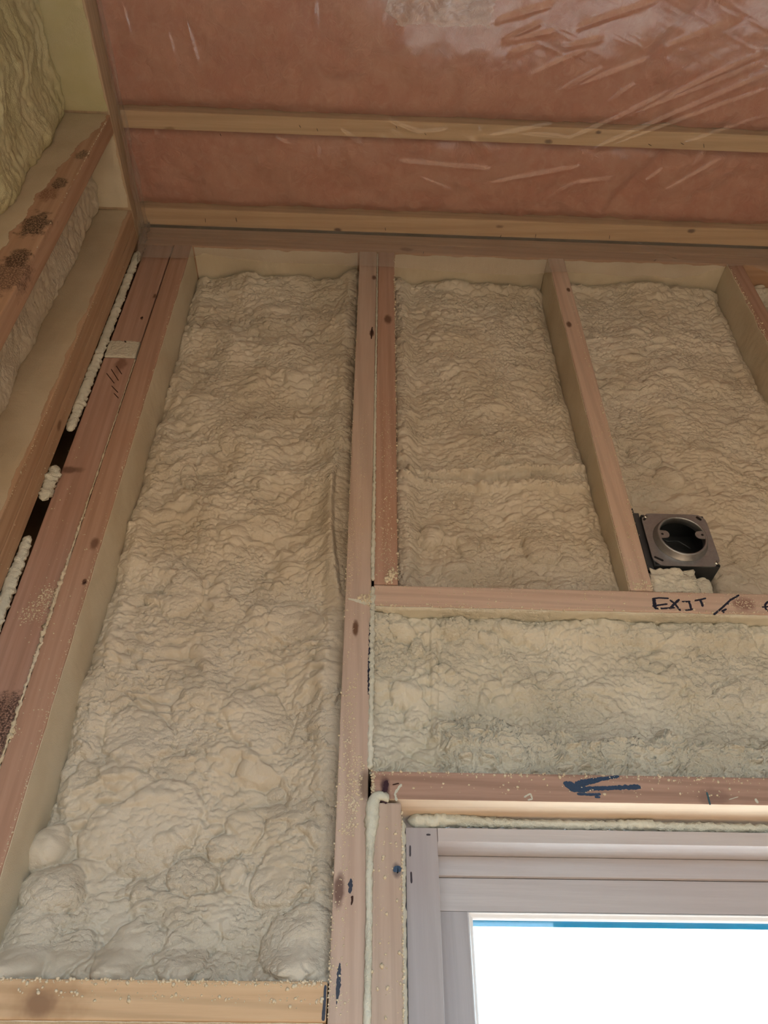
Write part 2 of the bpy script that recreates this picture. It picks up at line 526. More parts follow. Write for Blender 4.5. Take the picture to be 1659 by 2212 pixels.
block = lumber('blocking', (-0.4238, -0.0262, 0, WT, 1.5175, 1.5562), wood('wood_block', PINE_L, PINE_D, 'X', seed=10.4, grain=1.3, knots=[kn(onY(85, 2168), 0.016, 'X', (0.20, 0.12, 0.085), 0.9, 0.8), kn(onY(100, 2165), 0.030, 'X', (0.40, 0.24, 0.13), 0.5, 0.6)]),
    'knotty yellow pine cross block at the bottom of the large foam bay', 'board')
# top plates
PLATE_M = wood('wood_plate', (0.56, 0.36, 0.24), (0.46, 0.28, 0.175), 'X', seed=11.1, knots=[kn(onY(878, 538, 0), 0.010, 'X', (0.2, 0.1, 0.06), 0.7)])
lumber('top_plate', (LX - WT, 2.98, 0, WT, 3.1022, 3.1395), PLATE_M, 'upper of the two horizontal top plates along the front wall', 'board')
lumber('top_plate', (LX - WT, 2.98, 0.0008, WT, 3.0645, 3.1012), PLATE_M, 'lower of the two horizontal top plates along the front wall', 'board')
PLATE_LM = wood('wood_plate_left', (0.62, 0.48, 0.34), (0.54, 0.40, 0.27), 'Y', seed=11.9)
lumber('top_plate', (LX - WT, LX, BACK_Y + 0.01, -0.002, 3.0645, 3.1395), PLATE_LM, 'top plate along the left wall under the ceiling sheet', 'board')
# left wall studs
TAN_L, TAN_D = (0.58, 0.40, 0.27), (0.48, 0.31, 0.20)
b1 = lumber('stud', (LX - WT, LX, -0.045, -0.0065, FZ, 3.064), wood('wood_b1', TAN_L, TAN_D, 'Z', seed=12.3, knots=[kn(onX(128, 918, LX), 0.008, 'Z', (0.17, 0.09, 0.055), 0.75)]),
    'left wall stud nearest the corner, edged with a broken foam bead')
b2 = lumber('stud', (LX - WT, LX, -0.083, -0.0465, FZ, 3.064), wood('wood_b2', TAN_L, TAN_D, 'Z', seed=13.3),
    'left wall stud with foam dusted side, second from the corner')
pa = [(tuple(onY(*p, -0.294)), r, (1, 1, 0.6), c, a) for p, r, c, a in (
    ((75, 485), 0.026, (0.03, 0.02, 0.017), 0.95), ((105, 420), 0.018, (0.16, 0.06, 0.035), 0.7), ((130, 395), 0.014, (0.035, 0.02, 0.015), 0.8),
    ((175, 335), 0.014, (0.05, 0.04, 0.03), 0.8), ((20, 590), 0.035, (0.09, 0.045, 0.035), 0.8), ((35, 560), 0.02, (0.05, 0.028, 0.02), 0.8))]
studa = lumber('stud', (LX - WT, LX, -0.294, -0.256, FZ, 3.064), wood('wood_a', (0.54, 0.35, 0.24), (0.45, 0.27, 0.175), 'Z', seed=14.6, patches=pa),
    'left wall stud with a rough dark barky side, nearest the viewer')
lumber('stud', (LX - WT, LX, -0.70, -0.662, FZ, 3.064), wood('wood_a2', TAN_L, TAN_D, 'Z', seed=15.6), 'next left wall stud toward the viewer, outside the picture edge')
# ceiling joists
JOIST_M = wood('wood_joist', PINE_L, PINE_D, 'X', seed=16.0, knots=[kn(onZ(730, 497, CEIL), 0.006, 'X'), kn(onZ(1185, 307, CEIL), 0.006, 'X', amt=0.8), kn(onZ(1293, 287, CEIL), 0.005, 'X'), kn(onZ(1494, 500, CEIL), 0.007, 'X', amt=0.8), kn(onZ(1080, 490, CEIL), 0.006, 'X', amt=0.6), kn(onZ(366, 280, CEIL), 0.008, 'X', (0.25, 0.15, 0.07), 0.6)])
JY = [(-0.048, -0.0045), (-0.271, -0.233), (-0.677, -0.639), (-1.083, -1.045)]
JL = ['pale ceiling joist lying along the top of the front wall', 'pale ceiling joist crossing between the two pink insulation bays', 'ceiling joist just above the top picture edge', 'ceiling joist behind the viewer']
for (a, b), lab in zip(JY, JL):
    lumber('ceiling_joist', (LX - 0.1, RIGHT_X, a, b, CEIL + 0.002, 3.355), JOIST_M, lab, 'joist')

# ------------------------------------------------------------------ spray foam
def foam_body(name, rect, depth, label, mat, res=0.0018, seed=0, lumps=(), ridges=(), extra=None, wall='front', style=None, back=None, cat='foam'):
    """closed foam mass filling one bay; lumps are (a, b, radius, height) on the wall plane"""
    a0, a1, b0, b1_ = rect
    na, nb = max(8, int((a1 - a0) / res)), max(8, int((b1_ - b0) / res))
    A, B = np.meshgrid(np.linspace(a0, a1, na), np.linspace(b0, b1_, nb), indexing='ij')
    st = dict(big=0.012, mid=0.0150, small=0.0065, sag=0.004, roll=0.010, tear=0.0, aniso=1.15, cell=1.0)
    st.update(style or {})
    s = seed * 101
    wx = A + 0.010 * fbm(A / 0.09, B / 0.09, s + 1, 2) + 0.0005 * gnoise(A / 0.010, B / 0.010, s + 5)
    wz = B + 0.010 * fbm(A / 0.09, B / 0.09, s + 2, 2) + 0.0005 * gnoise(A / 0.010, B / 0.010, s + 6)
    da = np.minimum(A - a0, a1 - A)
    db = np.minimum(B - b0, b1_ - B)
    d = np.minimum(da, db)
    h = st['big'] * fbm(A / 0.11, B / 0.11, s + 3, 2)
    # regions of large cells, small cells and fine grain
    sel = fbm(A / 0.085, B / 0.06, s + 8, 3) + 0.10
    m_big = sstep(0.15, 0.50, sel)
    m_mid = np.exp(-((sel - 0.08) / 0.26) ** 2)
    m_fin = sstep(0.0, -0.30, sel)
    an = st['aniso']; cs_ = st['cell']
    h = h + st['mid'] * bubbles(wx / (0.0250 * cs_ * an), wz / (0.0205 * cs_), s + 11) * (0.10 + 0.90 * m_big)
    h = h + st['mid'] * 0.62 * bubbles(wx / (0.0140 * cs_ * an), wz / (0.0118 * cs_), s + 12) * (0.15 + 0.85 * m_mid)
    h = h + st['small'] * bubbles(wx / (0.0078 * cs_ * an), wz / (0.0068 * cs_), s + 13) * (0.15 + 0.85 * m_fin)
    h = h + 0.0005 * gnoise(A / 0.003, B / 0.003, s + 19)
    # sagging courses: saw-like overlaps, steep on the lower side
    q = wz / 0.033 + 0.9 * fbm(A / 0.09, B / 0.16, s + 15, 2)
    fr = q - np.floor(q)
    h = h + st['sag'] * np.where(fr < 0.22, fr / 0.22, 1 - (fr - 0.22) / 0.78) * sstep(-0.2, 0.4, gnoise(A / 0.10, B / 0.12, s + 16))
    # rolled border with a crease against the wood
    pr = 0.6 + 0.4 * pillow(B / 0.022, A / 0.05, s + 21)
    pt = 0.6 + 0.4 * pillow(A / 0.022, B / 0.05, s + 22)
    h = h + st['roll'] * np.exp(-((da - 0.026) / 0.013) ** 2) * pr + st['roll'] * np.exp(-((db - 0.026) / 0.013) ** 2) * pt
    h = h - 0.005 * np.exp(-(d / 0.0035) ** 2)
    if st['tear']:
        t = np.abs(fbm(wx / 0.010 + 3 * gnoise(A / 0.03, B / 0.03, s + 23), wz / 0.016, s + 24, 3))
        tm = st['tear_mask'](A, B)
        h = h * (1 - 0.75 * tm) + tm * st['tear'] * (t - 0.35)
    if lumps:
        lx = A + 0.006 * fbm(A / 0.03, B / 0.03, s + 41, 2)
        lz = B + 0.006 * fbm(A / 0.03, B / 0.03, s + 42, 2)
        hl = np.zeros_like(A); cr = np.zeros_like(A)
        for (la, lb, r, hh) in lumps:
            ca, sa = math.cos(la * 90), math.sin(la * 90)
            u = (lx - la) * ca + (lz - lb) * sa; v = -(lx - la) * sa + (lz - lb) * ca
            t = np.hypot(u * 0.85, v * 1.12) / r
            hl = np.maximum(hl, hh * np.sqrt(np.clip(1 - t * t, 0, 1)))
            cr = np.maximum(cr, np.exp(-((t - 1.02) / 0.07) ** 2))
        h = h * (1 - 0.55 * np.clip(hl / 0.012, 0, 1)) + hl - 0.0035 * cr * (hl < 0.004)
    for (p, q_, wdt, hh) in ridges:
        px, pz, qx, qz = p[0], p[1], q_[0], q_[1]
        L2 = (qx - px) ** 2 + (qz - pz) ** 2
        t = np.clip(((A - px) * (qx - px) + (B - pz) * (qz - pz)) / L2, 0, 1)
        dd = np.hypot(A - px - t * (qx - px), B - pz - t * (qz - pz) + 0.003 * gnoise(A / 0.04, B / 0.3, s + 31))
        h = h + hh * np.sqrt(np.clip(1 - (dd / wdt) ** 2, 0, 1)) * (0.7 + 0.3 * pillow(A / 0.016, B / 0.016, s + 33))
    if extra is not None:
        h = extra(A, B, h)
    D = depth(A, B) if callable(depth) else depth
    bk = WT - 0.001 if back is None else back
    dep = np.clip(D - h, 0.004, bk - 0.004)
    if wall == 'front':
        fr_ = np.stack([A, dep, B], -1); bk_ = np.stack([A, np.full_like(A, bk), B], -1)
    else:
        fr_ = np.stack([LX - dep, A, B], -1); bk_ = np.stack([LX - np.full_like(A, bk), A, B], -1)
    me = grid_solid(name, fr_, bk_)
    o = link(name, me, mat)
    return tag(o, label, cat)


def coat(parent, A, Bfun, to_xyz, thick, seed, mat=None, res=0.003, rag=0.004, name='overspray_coat', nb=14):
    """thin uneven skin of overspray; A = (a0, a1) along, Bfun(a) -> (b0, b1) across"""
    na = int((A[1] - A[0]) / res)
    a = np.linspace(A[0], A[1], na)
    b0, b1_ = Bfun(a)
    b0 = b0 + rag * (0.5 + 0.8 * fbm(a / 0.045, a * 0 + seed + 0.3, seed, 4) + 0.15 * gnoise(a / 0.006, a * 0 + 0.4, seed + 3)).clip(0, 1.6)
    t = np.linspace(0, 1, nb)[None, :]
    Ag = np.repeat(a[:, None], nb, 1)
    Bg = b0[:, None] * (1 - t) + b1_[:, None] * t
    th = thick * (1 + 0.35 * fbm(Ag / 0.012, Bg / 0.012, seed + 5, 2) + 0.2 * gnoise(Ag / 0.004, Bg / 0.004, seed + 7))
    th = np.maximum(th, thick * 0.25)
    th[:, 0] *= 0.45
    fr = to_xyz(Ag, Bg, th); bk = to_xyz(Ag, Bg, th * 0 + 0.0001)
    return link(name, grid_solid(name, fr, bk), mat or FOAM_COAT, parent)


def L(pts, Y=0.09):
    out = []
    for (x, y, r, h) in pts:
        p = onY(x, y, Y)
        out.append((p[0], p[2], r, h))
    return out


# --- the large bay left of the middle stud
XK = -0.0255
lipx = [(2.43, 0.026), (2.37, 0.034), (2.28, 0.034), (2.20, 0.026), (2.10, 0.010), (1.95, 0.010), (1.80, 0.010), (1.66, 0.013), (1.60, 0.013), (1.556, 0.010)]


def lip(A, B, h):
    zs = np.array([p[0] for p in lipx][::-1]); os_ = np.array([p[1] for p in lipx][::-1])
    off = np.interp(B, zs, os_) + 0.003 * gnoise(B / 0.05, B * 0, 44)
    dd = (XK - A) - off
    amp = (0.012 + 0.012 * sstep(2.05, 2.15, B)) * sstep(2.46, 2.36, B) * (0.75 + 0.35 * bubbles(B / 0.024, A / 0.03, 45))
    left = np.exp(-(np.clip(dd, 0, 1) / 0.014) ** 2)
    right = np.where(dd < 0, np.maximum(np.exp(-(dd / 0.007) ** 2), 0.35), 1)
    groove = sstep(2.08, 2.16, B)
    right = np.where(dd < 0, right * groove + (1 - groove) * 1, 1)
    return h * (1 - 0.6 * left * (amp > 0.01)) + amp * left * right


def depth1(A, B):
    t = (A + 0.424) / 0.398
    return 0.100 - 0.034 * sstep(-0.14, -0.03, A) - 0.020 * np.sin(np.pi * np.clip(t, 0, 1)) - 0.012 * sstep(1.75, 1.6, B) - 0.045 * sstep(1.60, 1.558, B) * (0.75 + 0.25 * np.sin(A * 60))


def zoned(lowz):
    return None


foam1 = foam_body('spray_foam', (-0.4236, XK, 1.5566, 3.064), depth1,
    'largest cream spray foam bay, between corner stud and tall middle stud', FOAM, 0.0014, 1,
    lumps=L([(95, 1835, .034, .032), (118, 1935, .042, .030), (60, 2065, .055, .030), (160, 2075, .030, .018), (290, 2070, .036, .022), (410, 2075, .035, .012), (650, 2050, .045, .020),
             (490, 1835, .022, .010), (505, 1895, .018, .010), (530, 1800, .026, .010), (395, 1290, .040, .010), (610, 1900, .040, .012), (195, 1490, .030, .010), (340, 1790, .060, .010),
             (230, 1800, .035, .012), (420, 1900, .030, .010), (450, 1010, .020, .008), (410, 1040, .022, .008), (640, 1360, .04, .012), (560, 1560, .05, .010), (300, 1600, .05, .012)]),
    extra=lip, style=dict(big=0.014, mid=0.0145, small=0.0066, sag=0.0045, aniso=1.25, cell=0.80))
foam2 = foam_body('spray_foam', (0.058, 0.4275, 2.098, 3.064), lambda A, B: 0.098 - 0.026 * sstep(0.11, 0.062, A) - 0.020 * np.sin(np.pi * np.clip((A - .058) / .37, 0, 1)) - 0.014 * sstep(2.35, 2.15, B) - 0.034 * sstep(2.75, 2.30, B) * sstep(0.20, 0.40, A),
    'cream foam bay with two raised horizontal ridges, above the EXIT board', FOAM, 0.0015, 2,
    lumps=L([(930, 1165, .026, .020), (1010, 1190, .022, .010), (1160, 1215, .03, .012), (1290, 1215, .025, .010), (880, 770, .016, .010), (885, 830, .016, .010)], 0.08),
    ridges=[((onY(885, 1026, .08)[0], onY(885, 1026, .08)[2]), (onY(1250, 1036, .08)[0], onY(1250, 1036, .08)[2]), 0.008, 0.016),
            ((onY(870, 1038, .08)[0], onY(870, 1038, .08)[2]), (onY(1040, 1062, .08)[0], onY(1040, 1062, .08)[2]), 0.009, 0.015),
            ((onY(1040, 1062, .08)[0], onY(1040, 1062, .08)[2]), (onY(1255, 1078, .08)[0], onY(1255, 1078, .08)[2]), 0.012, 0.016)],
    style=dict(big=0.008, mid=0.0125, small=0.0070, sag=0.003, cell=0.78))


def hollow_box(A, B, h):
    # the foam stops around the electrical box
    inside = sstep(0.012, -0.004, np.maximum(np.abs(A - 0.528) - 0.068, np.abs(B - 2.206) - 0.060))
    return h * (1 - inside) - 0.03 * inside


foam3 = foam_body('spray_foam', (0.4665, 0.8635, 2.098, 3.064), lambda A, B: 0.088 - 0.022 * np.sin(np.pi * np.clip((A - .4665) / .397, 0, 1)),
    'cream foam bay around the metal electrical box, right of the pinkish stud', FOAM, 0.0015, 3,
    lumps=L([(1372, 985, .016, .014), (1400, 1000, .022, .016), (1445, 1040, .026, .018), (1350, 960, .012, .012), (1340, 930, .010, .008), (1530, 640, .02, .014), (1560, 690, .02, .01), (1600, 1200, .03, .01)], 0.075),
    extra=hollow_box, style=dict(big=0.008, mid=0.0120, small=0.0065, sag=0.004, cell=0.78, aniso=1.3))
foam4 = foam_body('spray_foam', (0.9025, 1.2715, 2.098, 3.064), 0.07, 'sliver of cream foam at the upper right picture edge', FOAM, 0.003, 4)


def tmask(A, B):
    lim = 1.873 + 0.014 * np.sin(A * 14 - 0.5) + 0.016 * fbm(A / 0.05, B / 0.05, 66, 2)
    lim = lim - 0.035 * sstep(0.42, 0.58, A)
    m = sstep(lim + 0.006, lim - 0.006, B)
    keep = sstep(0.095, 0.13, A)
    return m * np.maximum(keep, sstep(1.825, 1.812, B))


def depth5(A, B):
    base = 0.043 - 0.012 * sstep(2.01, 2.05, B)
    base = base + 0.010 * np.exp(-((B - 1.90) / 0.03) ** 2)
    return base - tmask(A, B) * (0.026 - 0.010 * sstep(1.86, 1.80, B)) - 0.012 * np.exp(-((A - 0.019) / 0.012) ** 2)


foam5 = foam_body('spray_foam', (0.0162, 1.271, 1.7985, 2.0580), depth5,
    'pale bubbly foam strip between the EXIT board and the arrow board', FOAM_HEAD, 0.0015, 5,
    lumps=L([(868, 1370, .018, .014), (878, 1495, .022, .018), (900, 1540, .020, .012), (980, 1362, .020, .012), (850, 1340, .012, .012), (1110, 1365, .022, .010), (1150, 1380, .018, .010), (1395, 1378, .022, .010), (1060, 1390, .016, .010), (900, 1400, .014, .012), (935, 1430, .010, .008), (935, 1470, .010, .008)], 0.035),
    ridges=[((onY(935, 1350, .04)[0], onY(935, 1350, .04)[2]), (onY(940, 1600, .04)[0], onY(940, 1600, .04)[2]), 0.006, 0.007)],
    style=dict(big=0.007, mid=0.0130, small=0.0080, sag=0.0005, cell=0.72, aniso=1.0, roll=0.008, tear=0.013, tear_mask=tmask))
foam6 = foam_body('spray_foam', (-0.4236, XK, 1.05, 1.5168), 0.05, 'strip of foam below the knotty cross block at the bottom edge', FOAM, 0.003, 6)
# --- left wall bays
foam7 = foam_body('spray_foam', (-0.2555, -0.0835, 1.3, 3.064), 0.074, 'narrow foam bay on the left wall between barky stud and corner studs', FOAM, 0.0025, 7, wall='left',
    style=dict(big=0.006, mid=0.0070, small=0.0028, sag=0.003, roll=0.004))
foam8 = foam_body('spray_foam', (-0.6615, -0.2945, 1.6, 3.064), 0.090, 'foam bay at the upper left picture corner, warm light in its colour', FOAM_LEFT, 0.0028, 8, wall='left',
    style=dict(big=0.010, mid=0.0080, small=0.0028, sag=0.006, roll=0.004))

# --- overspray skins on stud sides and undersides
cs = lambda v0, v1: (lambda a: (np.full_like(a, v0), np.full_like(a, v1)))
coat(foam1, (1.56, 3.06), cs(0.001, 0.112), lambda a, b, t: np.stack([-0.424 + t, b, a], -1), 0.0016, 1, rag=0.002)
coat(foam1, (-0.42, -0.03), cs(0.004, 0.112), lambda a, b, t: np.stack([a, b, 3.0645 - t], -1), 0.0020, 2)
coat(foam2, (2.10, 3.06), cs(0.001, 0.125), lambda a, b, t: np.stack([0.428 - t, b, a], -1), 0.0018, 3, rag=0.002)
coat(foam2, (0.06, 0.426), cs(0.004, 0.112), lambda a, b, t: np.stack([a, b, 3.0645 - t], -1), 0.0020, 4)
coat(foam3, (2.10, 3.06), cs(-0.0015, 0.110), lambda a, b, t: np.stack([0.864 - t, b, a], -1), 0.0030, 5, rag=0.004)
coat(foam3, (0.468, 0.862), cs(0.004, 0.112), lambda a, b, t: np.stack([a, b, 3.0645 - t], -1), 0.0020, 6)
coat(foam5, (0.022, 1.268), cs(0.0005, 0.085), lambda a, b, t: np.stack([a, b, 2.0585 - t], -1), 0.0032, 7, res=0.0022, rag=0.002, mat=FOAM_HEAD, nb=26)
coat(foam6, (-0.42, -0.03), cs(0.002, 0.08), lambda a, b, t: np.stack([a, b, 1.5175 - t], -1), 0.0025, 8)
# barky stud: skin over most of its side, wood left bare towards the lower edge
def bark_edge(z):
    bare = np.interp(z, [2.3, 2.55, 2.70, 2.84, 2.93, 3.00, 3.06], [0.052, 0.050, 0.044, 0.034, 0.018, 0.004, 0.0])
    return bare + 0.001, np.full_like(z, 0.112)
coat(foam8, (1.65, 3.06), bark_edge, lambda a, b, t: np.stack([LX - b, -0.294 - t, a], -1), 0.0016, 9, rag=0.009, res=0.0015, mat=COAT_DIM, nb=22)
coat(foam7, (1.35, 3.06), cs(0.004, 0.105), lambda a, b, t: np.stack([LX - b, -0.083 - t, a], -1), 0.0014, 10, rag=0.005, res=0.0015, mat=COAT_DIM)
coat(foam8, (-0.655, -0.30), cs(0.002, 0.11), lambda a, b, t: np.stack([LX - b, a, 3.0645 - t], -1), 0.0025, 11, mat=FOAM_LEFT)
coat(foam7, (-0.25, -0.09), cs(0.002, 0.11), lambda a, b, t: np.stack([LX - b, a, 3.0645 - t], -1), 0.0025, 12)


# --- foam beads (tubes of squeezed foam)
def bead(name, path, rad, mat, seed, lump=0.35, flat=(1, 1), step=0.003, segs=14, parent=None):
    P_ = np.array(path, float)
    seg = np.linalg.norm(np.diff(P_, axis=0), axis=1)
    s = np.concatenate([[0], np.cumsum(seg)])
    n = max(6, int(s[-1] / step))
    t = np.linspace(0, s[-1], n)
    C = np.stack([np.interp(t, s, P_[:, k]) for k in range(3)], -1)
    if isinstance(rad, (list, tuple)):
        R_ = np.interp(t, s, rad)
    else:
        R_ = np.full(n, rad)
    T = np.gradient(C, axis=0)
    for _ in range(3): T[1:-1] = (T[:-2] + T[1:-1] * 2 + T[2:]) / 4
    T /= np.linalg.norm(T, axis=1)[:, None]
    yv = np.array([0, -1.0, 0])
    N1 = np.cross(T, yv); N1 /= np.maximum(np.linalg.norm(N1, axis=1)[:, None], 1e-6)
    N2 = np.cross(T, N1)
    ang = np.linspace(0, 2 * np.pi, segs, endpoint=False)
    tt = np.repeat(t[:, None], segs, 1); aa = np.repeat(ang[None], n, 0)
    nz = 1 + lump * (pillow(tt / 0.014, aa / 1.4, seed) - 0.45) + 0.6 * lump * fbm(tt / 0.006, aa * 1.2, seed + 3, 3)
    end = np.sqrt(np.clip(np.minimum(t, s[-1] - t) / np.maximum(R_, 1e-5), 0.02, 1))[:, None]
    rr = R_[:, None] * nz * end
    V = C[:, None, :] + N1[:, None, :] * (np.cos(aa) * rr * flat[0])[..., None] + N2[:, None, :] * (np.sin(aa) * rr * flat[1])[..., None]
    ids = np.arange(n * segs).reshape(n, segs)
    nx = np.roll(ids, -1, 1)
    q = np.stack([ids[:-1], nx[:-1], nx[1:], ids[1:]], -1).reshape(-1, 4)
    co = np.concatenate([V.reshape(-1, 3), C[:1], C[-1:]])
    c0, c1 = n * segs, n * segs + 1
    tri = np.concatenate([np.stack([nx[0], ids[0], np.full(segs, c0)], -1), np.stack([ids[-1], nx[-1], np.full(segs, c1)], -1)])
    return link(name, np_mesh(name, co, q, tri), mat, parent)


def pts(px, Y):
    return [tuple(onY(x, y, Y)) for x, y in px]


tag(bead('foam_bead', pts([(838, 1733), (833, 1722), (822, 1719), (812, 1722), (806, 1735), (803, 1760), (802, 1790), (799, 1830), (797, 1900), (797, 2000), (795, 2100), (792, 2260)], -0.001),
         [0.005, .0055, .006, .007, .0085, .0085, .0075, .005, .0042, .0040, .0042, .0045], BEAD, 3, 0.30, (1, 0.9)),
    'whitish foam bead hooked over at its top, left of the short window stud', 'foam bead')
hb = [(880, 1772), (905, 1774), (930, 1776), (960, 1772), (1000, 1772), (1050, 1777), (1120, 1780), (1300, 1784), (1380, 1782), (1450, 1787), (1540, 1788), (1659, 1791)]
tag(bead('foam_bead', pts(hb, 0.062) + [(1.85, 0.062, 1.752)], [.010, .0125, .0125, .012, .010, .0078, .0070, .0068, .0085, .0068, .0075, .0065, .006], BEAD, 5, 0.42, (0.85, 1)),
    'lumpy whitish foam bead along the top of the window frame', 'foam bead')
tag(bead('foam_bead', [(0.0628, 0.054, z) for z in (1.752, 1.70, 1.60, 1.40, 0.2)], [.006, .005, .0045, .0045, .0045], BEAD, 6, 0.5, (0.75, 1)),
    'thin foam bead running down the left side of the window frame', 'foam bead')
tag(bead('foam_bead', [(0.0173, 0.0005, z) for z in (3.058, 2.9, 2.7, 2.5)] + [(0.0173, 0.0, z) for z in (2.3, 2.105)], [.0014, .0016, .0018, .0024, .0028, .0034], BEAD, 7, 0.6, (1, 1), step=0.002, segs=8),
    'thin foam line squeezed between the two middle studs', 'foam bead')
tag(bead('foam_bead', [(0.0175, 0.002, z) for z in (2.096, 2.05, 1.95, 1.85, 1.80)], [.0045, .004, .0045, .004, .004], BEAD, 8, 0.6, step=0.002, segs=10),
    'ragged foam fringe right of the tall stud between the two boards', 'foam bead')
# broken bead in the corner gap
def corner_line(y0, y1, n=6):
    ys = np.linspace(y0, y1, n)
    out = []
    for y in ys:
        x = 300 - (y - 560) * 0.405 + 0.00012 * (y - 560) * 0
        p = onY(x, y, 0.0)
        out.append((-0.5405, -0.004, p[2]))
    return out
tag(bead('foam_bead', corner_line(548, 935, 9), [.0078, .0082, .0085, .0085, .0088, .0090, .0095, .0095, .0075], BEAD, 9, 0.45, (1.0, 0.75)), 'upper stretch of the broken foam bead in the wall corner', 'foam bead')
tag(bead('foam_bead', corner_line(1008, 1085), [.005, .0095, .011, .0085, .011, .006], BEAD, 10, 0.7, (1.1, 0.8)), 'short middle lump of the broken foam bead in the wall corner', 'foam bead')
tag(bead('foam_bead', corner_line(1160, 1700), [.007, .0095, .010, .010, .010, .010], BEAD, 11, 0.45, (1.05, 0.75)), 'lower stretch of the broken foam bead in the wall corner', 'foam bead')
tag(bead('foam_bead', [(-0.4678, 0.0015, z) for z in (zl - 0.005, 2.5, 2.3, 2.15, 2.05, 1.9, 1.7)], [.0007, .0009, .0012, .0020, .0036, .0018, .0036], CRUMB, 12, 1.6, step=0.002, segs=8),
    'crumbly foam line between corner stud and the corner board', 'foam bead')


# --- lumps of foam: noisy closed blobs in a box outline
def chunk(name, b, mat, seed, n=26, amp=0.004, rnd=0.35, parent=None, torn=True):
    x0, x1, y0, y1, z0, z1 = b
    bm = bmesh.new()
    bmesh.ops.create_icosphere(bm, subdivisions=5, radius=1.0)
    co = np.array([v.co[:] for v in bm.verts])
    k = np.max(np.abs(co), axis=1, keepdims=True)
    cube = co / k
    c2 = cube * (1 - rnd) + co * rnd
    ctr = np.array([(x0 + x1) / 2, (y0 + y1) / 2, (z0 + z1) / 2]); hs = np.array([(x1 - x0) / 2, (y1 - y0) / 2, (z1 - z0) / 2])
    P_ = ctr + c2 * hs
    nz = fbm(P_[:, 0] / 0.016 + P_[:, 1] / 0.02, P_[:, 2] / 0.016 - P_[:, 1] / 0.03, seed, 3)
    if torn: nz = nz + 0.8 * (np.abs(fbm(P_[:, 0] / 0.008, P_[:, 2] / 0.012, seed + 9, 3)) - 0.3)
    P_ = P_ + co * (amp * nz)[:, None]
    for v, p in zip(bm.verts, P_): v.co = p
    me = bpy.data.meshes.new(name); bm.to_mesh(me); bm.free()
    for p in me.polygons: p.use_smooth = True
    return link(name, me, mat, parent)


zc = 2.0985
tag(chunk('foam_chunk', (0.4685, 0.548, 0.004, 0.05, zc, 2.150), FOAM_HEAD, 3, amp=0.0055, rnd=0.22), 'torn pale foam chunk wedged under the electrical box', 'foam')
tag(chunk('foam_chunk', (0.542, 0.574, 0.010, 0.05, zc, 2.140), FOAM_HEAD, 5, amp=0.002, rnd=0.6, torn=False), 'smooth rounded foam lump right of the torn chunk under the box', 'foam')
tag(chunk('foam_patch', (-0.5335, -0.4695, 0.0005, 0.04, zl, zu), FOAM_HEAD, 7, amp=0.0010, rnd=0.10), 'small pale foam patch between the two corner boards', 'foam')


# --- crumbs and grains of foam on wood faces
ICO = None
def specks(parent, regions, seed, name='foam_crumbs', mat=None):
    """regions: (centre fn) list of (n, sampler, rmin, rmax); one uncountable object per board"""
    global ICO
    if ICO is None:
        bm = bmesh.new(); bmesh.ops.create_icosphere(bm, subdivisions=1, radius=1.0)
        bm.verts.ensure_lookup_table()
        ICO = (np.array([v.co[:] for v in bm.verts]), np.array([[v.index for v in f.verts] for f in bm.faces])); bm.free()
    rng = np.random.default_rng(seed)
    vs, fs, base = [], [], 0
    wl = np.array(world_loc(parent)[:])
    bb = np.array([v[:] for v in parent.bound_box]) + wl
    lo, hi = bb.min(0) - 0.0008, bb.max(0) + 0.0008
    for n, sampler, r0, r1 in regions:
        for _ in range(n):
            for _try in range(8):          # a crumb lies on its own board
                p = np.array(sampler(rng))
                if np.all(p >= lo) and np.all(p <= hi): break
            else:
                continue
            r = r0 + (r1 - r0) * rng.random() ** 2.5
            sc = r * (0.7 + 0.6 * rng.random(3))
            v = ICO[0] * (1 + 0.35 * (rng.random((len(ICO[0]), 1)) - 0.5)) * sc + p
            vs.append(v); fs.append(ICO[1] + base); base += len(v)
    me = np_mesh(name, np.concatenate(vs), None, np.concatenate(fs))
    o = link(name, me, mat or CRUMB, parent)
    o['kind'] = 'stuff'
    return o


def quad(pa, pb, wa, wb, Y=0.0, power=1.0):
    """points between pixel pa and pixel pb, spread sideways by wa..wb pixels"""
    def f(rng):
        t = rng.random()
        x = pa[0] + (pb[0] - pa[0]) * t + (wa + (wb - wa) * t) * rng.normal() * 0.5
        y = pa[1] + (pb[1] - pa[1]) * t + 6 * rng.normal()
        return onY(x, y, Y)
    return f


def quadX(pa, pb, w, X):
    def f(rng):
        t = rng.random()
        return onX(pa[0] + (pb[0] - pa[0]) * t + w * rng.normal() * 0.5, pa[1] + (pb[1] - pa[1]) * t, X)
    return f


specks(king, [(260, quad((785, 900), (770, 1240), 14, 22), .0004, .0012), (160, quad((765, 1100), (752, 1300), 8, 10), .0004, .0012), (300, quad((757, 1480), (745, 1800), 18, 26), .0005, .0019),
              (260, quad((775, 1640), (755, 1800), 16, 18), .0005, .0022), (140, quad((745, 1800), (730, 2200), 18, 24), .0005, .0016), (60, quad((760, 1300), (762, 1500), 22, 26), .0005, .0016),
              (90, quad((790, 1290), (800, 1300), 20, 14), .001, .003), (160, quad((772, 640), (742, 1330), 3, 3), .0005, .0014), (80, quad((737, 1330), (708, 2200), 4, 4), .0006, .002)], 1)
specks(cripple, [(240, quad((833, 860), (836, 1110), 16, 20), .0004, .0012), (200, quad((836, 1110), (838, 1245), 26, 26), .0004, .0014), (200, quad((853, 560), (863, 1255), 2.5, 3), .0008, .0024), (80, quad((852, 1235), (835, 1252), 10, 8), .001, .0034)], 2)
